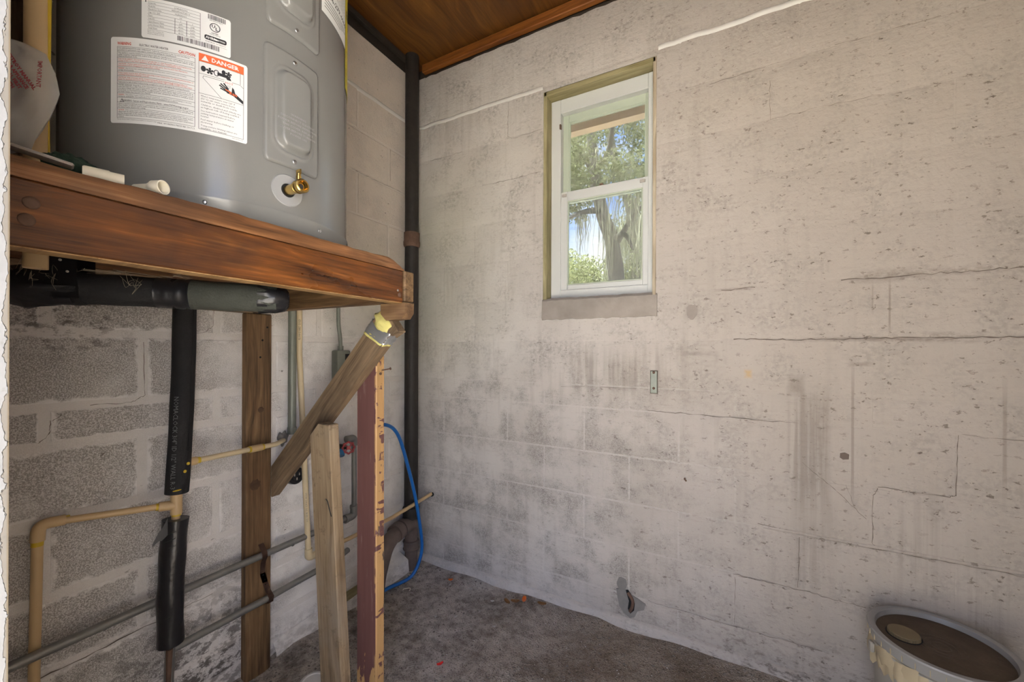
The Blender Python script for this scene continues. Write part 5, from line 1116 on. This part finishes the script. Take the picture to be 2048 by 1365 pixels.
for sign in (1, -1):
    g = [[bm.verts.new(v) for v in r] for r in bag_surface(sign, .020)]
    for i in range(22):
        for j in range(16): bm.faces.new((g[i][j], g[i + 1][j], g[i + 1][j + 1], g[i][j + 1]))
bmesh.ops.remove_doubles(bm, verts=bm.verts[:], dist=.0004); obj('plastic_bag', bm, 'film', bg, 60)
bm = B(); prev = None                                                     # rolled paper manual inside
for i in range(15):
    s = i / 14; xx = -50 + 108 * s; dd_ = .012 - .045 * (s - .55) ** 2
    cst = []
    for j in range(7): yy_ = 285 - (285 - (150 + 95 * s * s)) * j / 6; cst.append(bm.verts.new(bagp(xx - 6 * j / 6, yy_, dd_ * .55)))
    if prev:
        for j in range(6): bm.faces.new((prev[j], cst[j], cst[j + 1], prev[j + 1]))
    prev = cst
obj('paper_manual', bm, 'white', bg, 60)
gs = bag_surface(1, .022)
def bagmap(cx, cy, rot): 
    c, s = math.cos(rot), math.sin(rot)
    return lambda u, v: bagp(cx + u * c + v * s, cy + u * s - v * c, .0235 * max(.2, 1 - ((cx + u * c - 30) / 90) ** 2) + .009)
sh = Sheet(); sh.text('IMPORTANT', 0, 0, 13, bold=.02, fit=52); obj('bag_print', sh.mesh(bagmap(103, 138, 1.62)), 'inkmaroon', bg, None)
sh = Sheet()
for k, t_ in enumerate(['DO NOT DESTROY MANUAL', 'WATER HEATER OR APPLIANCE', 'PLEASE READ MANUAL FIRST', 'AND KEEP MANUAL WITH', 'HEATER AT ALL TIMES', 'READ AND FOLLOW ALL', 'SAFETY RULES CAREFULLY']): sh.text(t_, 0, -10.5 * k, 9.5, bold=.05, fit=112 - 6 * k)
obj('bag_print', sh.mesh(bagmap(42, 100, 1.05)), 'inkmaroon', bg, None)
bm = B(); box(bm, (-.030, -.012, 0), (.030, .012, .004), .002); mwb = Matrix.Translation((.752, -1.612, ZD + .010)) @ Matrix.Rotation(math.radians(78), 4, 'Z') @ Matrix.Rotation(math.radians(8), 4, 'Y')
bk = obj('metal_bracket', bm, 'bracket', None, 30, local=mwb); tag(bk, 'flat metal bracket lying on the deck in front of the plastic bag', 'bracket')
bm = B(); lathe(bm, [(0, .0001), (.005, .0001), (.005, .0008), (0, .0008)], 16, (.021, 0, .004), (0, 0, 1)); obj('bolt_hole', bm, 'black', bk, None, local=mwb)
bm = B(); bmesh.ops.create_icosphere(bm, subdivisions=4, radius=1); q4 = random.Random(2)
for v in bm.verts:
    n = 1 + .18 * math.sin(9 * v.co.x + 4 * v.co.y) * math.sin(8 * v.co.y + 2) + q4.uniform(-.07, .07); v.co = Vector((.722 + v.co.x * .018 * n, -1.577 + v.co.y * .030 * n, ZD + .017 + max(-.94, v.co.z) * .0175 * n))
tag(obj('green_rag', bm, 'green', None, 80), 'small dark green rag heaped on the deck beside the heater', 'rag')
def fitting(name, label, c, ang, L, r, flat):
    t = thing(name, label, 'pipe fitting', c); d = Vector((math.cos(ang), math.sin(ang), 0)); c = Vector(c) + Vector((0, 0, r))
    bm = B()
    if flat: lathe(bm, [(r * .75, 0), (r, 0), (r, L * .62), (r * .9, L * .66), (r * .9, L), (r * .7, L), (r * .7, .004), (r * .75, 0)], 24, c - d * L / 2, d)
    else: lathe(bm, [(r * .55, 0), (r * .62, 0), (r * .62, L * .45), (r * .8, L * .6), (r, L * .68), (r, L), (r * .84, L), (r * .84, L * .7), (r * .55, L * .6), (r * .55, 0)], 24, c - d * L / 2, d)
    obj('socket', bm, 'pvc', t, 40)
    return t
fitting('pvc_fitting', 'cream plastic pipe coupling lying on the deck, the one nearer the bag', (.738, -1.545, ZD), math.radians(74), .046, .0115, True)
fitting('pvc_fitting', 'cream plastic reducer with its open end facing out, beside the coupling', (.748, -1.492, ZD), math.radians(22), .052, .0115, False)

# ================================================================== BUCKET
BX, BY = 2.148, -.1735; ZL = .376; RL = .1625
bk = thing('bucket', 'five gallon plastic bucket with dirt covered lid in the right corner', 'bucket', (BX, BY, 0))
bm = B(); lathe(bm, [(0, .004), (.128, .004), (.132, .008), (.1485, .300), (.1485, .325), (.154, .327), (.154, .335), (.149, .337), (.1495, ZL - .022)], 64, (BX, BY, 0)); obj('bucket_body', bm, 'bucket', bk, 40)
bm = B(); lathe(bm, [(.1535, ZL - .034), (.1555, ZL - .034), (.1600, ZL - .012), (RL, ZL - .004), (RL - .002, ZL), (RL - .012, ZL + .001), (RL - .019, ZL - .002), (RL - .022, ZL - .016)], 72, (BX, BY, 0)); lid = obj('lid_rim', bm, 'lid', bk, 40)
prof = [(0, 0), (.018, 0), (.019, .002), (.021, .002), (.022, 0), (.034, 0), (.035, .002), (.037, .002), (.038, 0), (.050, 0), (.051, .0018), (.053, .0018), (.054, 0), (.100, .0), (RL - .021, .0)]
bm = B(); lathe(bm, [(r, ZL - .017 + h) for r, h in prof], 72, (BX, BY, 0)); obj('lid_top', bm, 'liddirt', bk, 50)
bc = Vector((BX - .082, BY - .022, ZL - .0165)); bc = Vector((2.070, -.165, ZL - .0165))
bm = B(); lathe(bm, [(.041, 0), (.041, .0015), (.0385, .0015), (.0385, -.001)], 40, bc, (0, 0, 1)); obj('bung_socket', bm, 'black', bk, 40)
bm = B(); lathe(bm, [(.037, 0), (.037, .009), (.035, .011), (.032, .0105), (0, .0105)], 80, bc, (0, 0, 1), wob=lambda k, h: 1 + (.018 if k % 2 else -.018) if h < .0105 else 1); obj('screw_bung', bm, 'cap', bk, 30)
for k in range(26):                                                       # cut tear-strip notches round the rim
    a = math.radians(150 + k * 10.5); c = Vector((BX + .1592 * math.cos(a), BY + .1592 * math.sin(a), ZL - .030)); bm = B(); box(bm, (-.0012, -.0008, 0), (.0012, .0008, .017)); obj('rim_notch', bm, 'tan', lid, None, local=Matrix.Translation(c) @ Matrix.Rotation(a, 4, 'Z'))
bm = B(); q6 = random.Random(31)                                        # peeling tape hanging from the rim
for (a0, a1, z1, z0, d) in ((168, 236, ZL - .036, ZL - .080, .157), (178, 214, ZL - .052, ZL - .105, .1545), (215, 262, ZL - .045, ZL - .098, .156)):
    prev = None
    for i in range(15):
        a = math.radians(a0 + (a1 - a0) * i / 14); r_ = d + .003 * math.sin(i * 1.1) ; c = [bm.verts.new((BX + (r_ + o_) * math.cos(a), BY + (r_ + o_) * math.sin(a), z)) for o_, z in ((-.003, z1 + .004 * math.sin(i)), (.001, (z1 + z0) / 2), (-.001 + .004 * math.sin(i * .8), z0 + .009 * math.sin(i * 1.7)))]
        if prev:
            for j in range(2): bm.faces.new((prev[j], c[j], c[j + 1], prev[j + 1]))
        prev = c
obj('peeling_tape', bm, 'tan', bk, 60, kind='stuff')
a = math.radians(186); c = Vector((BX + .158 * math.cos(a), BY + .158 * math.sin(a), .300)); bm = B(); box(bm, (-.004, -.010, 0), (.007, .010, .030), .003); obj('handle_lug', bm, 'bucket', bk, 40, local=Matrix.Translation(c) @ Matrix.Rotation(a, 4, 'Z'))

# ================================================================== LITTER
def fz(x, y): return floor_h(x, y)
def flake(name, label, cat, mat, x, y, sx, sy, h, rot, group=None, curl=.4):
    bm = B(); bmesh.ops.create_grid(bm, x_segments=4, y_segments=3, size=1)
    for v in bm.verts:
        u, w = v.co.x, v.co.y; k = math.sqrt(max(0, 1 - .75 * u * u)); v.co = Vector((u * sx, w * sy * k, h * curl * u * u + h * .3 * w * w + .001))
    bmesh.ops.solidify(bm, geom=bm.faces[:], thickness=max(.0012, h * .25))
    o = obj(name, bm, mat, None, 50, local=Matrix.Translation((x, y, fz(x, y) + .0025)) @ Matrix.Rotation(rot, 4, 'Z')); return tag(o, label, cat, group)
flake('plastic_scrap', 'small orange plastic scrap on the dirt near the corner', 'scrap', 'orange', .314, -.082, .0115, .0075, .009, .6)
flake('plastic_scrap', 'bright red plastic scrap at the bottom of the picture', 'scrap', 'redp', .626, -.562, .0125, .0055, .010, 1.0)
for k, (x, y, r_) in enumerate(((.700, -.083, .4), (.735, -.055, 1.9), (.824, -.045, .2), (.665, -.10, 2.6))): flake('dry_leaf', ('curled brown leaf on the dirt, second from the left by the back wall', 'small orange leaf on the dirt closest to the back wall foot', 'rightmost brown leaf on the dirt by the back wall', 'leftmost brown leaf on the dirt by the back wall')[k], 'leaf', 'leafdry' if k != 1 else 'orange', x, y, .021, .010, .008, r_, 'brown leaves along the back wall')
for k, (x, y, r_) in enumerate(((.455, -.10, .2), (.52, -.315, 1.1), (.60, -.13, .5), (.44, -.36, 2.), (.70, -.28, .8), (.335, -.115, 1.4))): flake('pale_chip', 'pale chip of paint lying on the dirt floor', 'chip', 'chip', x, y, .008, .0045, .005, r_, 'paint chips on the floor', .2)
jar = thing('white_tub', 'round white tub lid at the bottom edge beside the grey plank', 'tub', (.312, -.878, 0))
bm = B(); lathe(bm, [(0, .001), (.040, .001), (.043, .03), (.046, .031), (.046, .040), (.043, .042), (.036, .0415), (.034, .039), (.020, .0385), (0, .0385)], 32, (.312, -.878, 0)); obj('tub', bm, 'chip', jar, 40)
bm = B(); tube(bm, [(.175 + .018 * math.cos(a), -.262 + .018 * math.sin(a), fz(.175, -.262) + .004 + .003 * math.sin(2 * a)) for a in [i * .32 for i in range(13)]], .0026, 8); tag(obj('plastic_ring', bm, 'pvc', None, 60), 'broken cream plastic ring on the dirt below the blue hose', 'scrap')
# loose grit, straw and crumbs over the dirt
q5 = np.random.default_rng(5); bm = B()
for k in range(4200):
    x = q5.uniform(.08, 2.0); y = q5.uniform(-1.3, -.03)
    if (x - .312) ** 2 + (y + .878) ** 2 < .0026 or abs(x - .466) < .09 and abs(y + .888) < .05 or abs(x - .52) < .06 and abs(y + .81) < .04: continue
    z = fz(x, y); a = q5.uniform(0, 6.28)
    if k % 3 == 0 and x > .35 or k % 9 == 0:
        L_ = q5.uniform(.006, .020); w_ = .0006; d_ = Vector((math.cos(a), math.sin(a), 0)) * L_; n_ = Vector((-math.sin(a), math.cos(a), 0)) * w_; p_ = Vector((x, y, z + .0035))
        bm.faces.new([bm.verts.new(p_ - d_ - n_), bm.verts.new(p_ + d_ - n_ + Vector((0, 0, .003))), bm.verts.new(p_ + d_ + n_ + Vector((0, 0, .003))), bm.verts.new(p_ - d_ + n_)])
    else:
        s_ = .0012 + .006 * q5.uniform(0, 1) ** 3; p_ = Vector((x, y, z + s_ * .3)); vs = [bm.verts.new(p_ + Vector(d_) * s_) for d_ in ((math.cos(a), math.sin(a), 0), (-math.sin(a) * .7, math.cos(a), -.1), (-math.cos(a), -math.sin(a) * .8, 0), (math.sin(a), -math.cos(a) * .6, 0), (0, 0, .8))]
        for i in range(4): bm.faces.new((vs[i], vs[(i + 1) % 4], vs[4]))
tag(obj('floor_litter', bm, 'grit', None, None, kind='stuff'), 'grit, straw and crumbs strewn over the dirt floor', 'litter')
bm = B()
for k in range(330):
    x = q5.uniform(.08, 1.6); y = q5.uniform(-1.2, -.03); z = fz(x, y); a = q5.uniform(0, 6.28); s_ = q5.uniform(.0012, .0036); p_ = Vector((x, y, z + s_ * .5)); vs = [bm.verts.new(p_ + Vector(d_) * s_) for d_ in ((math.cos(a), math.sin(a), 0), (-math.sin(a) * .7, math.cos(a), -.1), (-math.cos(a), -math.sin(a) * .8, 0), (math.sin(a), -math.cos(a) * .6, 0), (0, 0, .8))]
    for i in range(4): bm.faces.new((vs[i], vs[(i + 1) % 4], vs[4]))
tag(obj('paint_crumbs', bm, 'chip', None, None, kind='stuff'), 'white paint crumbs sprinkled over the dirt floor', 'litter')
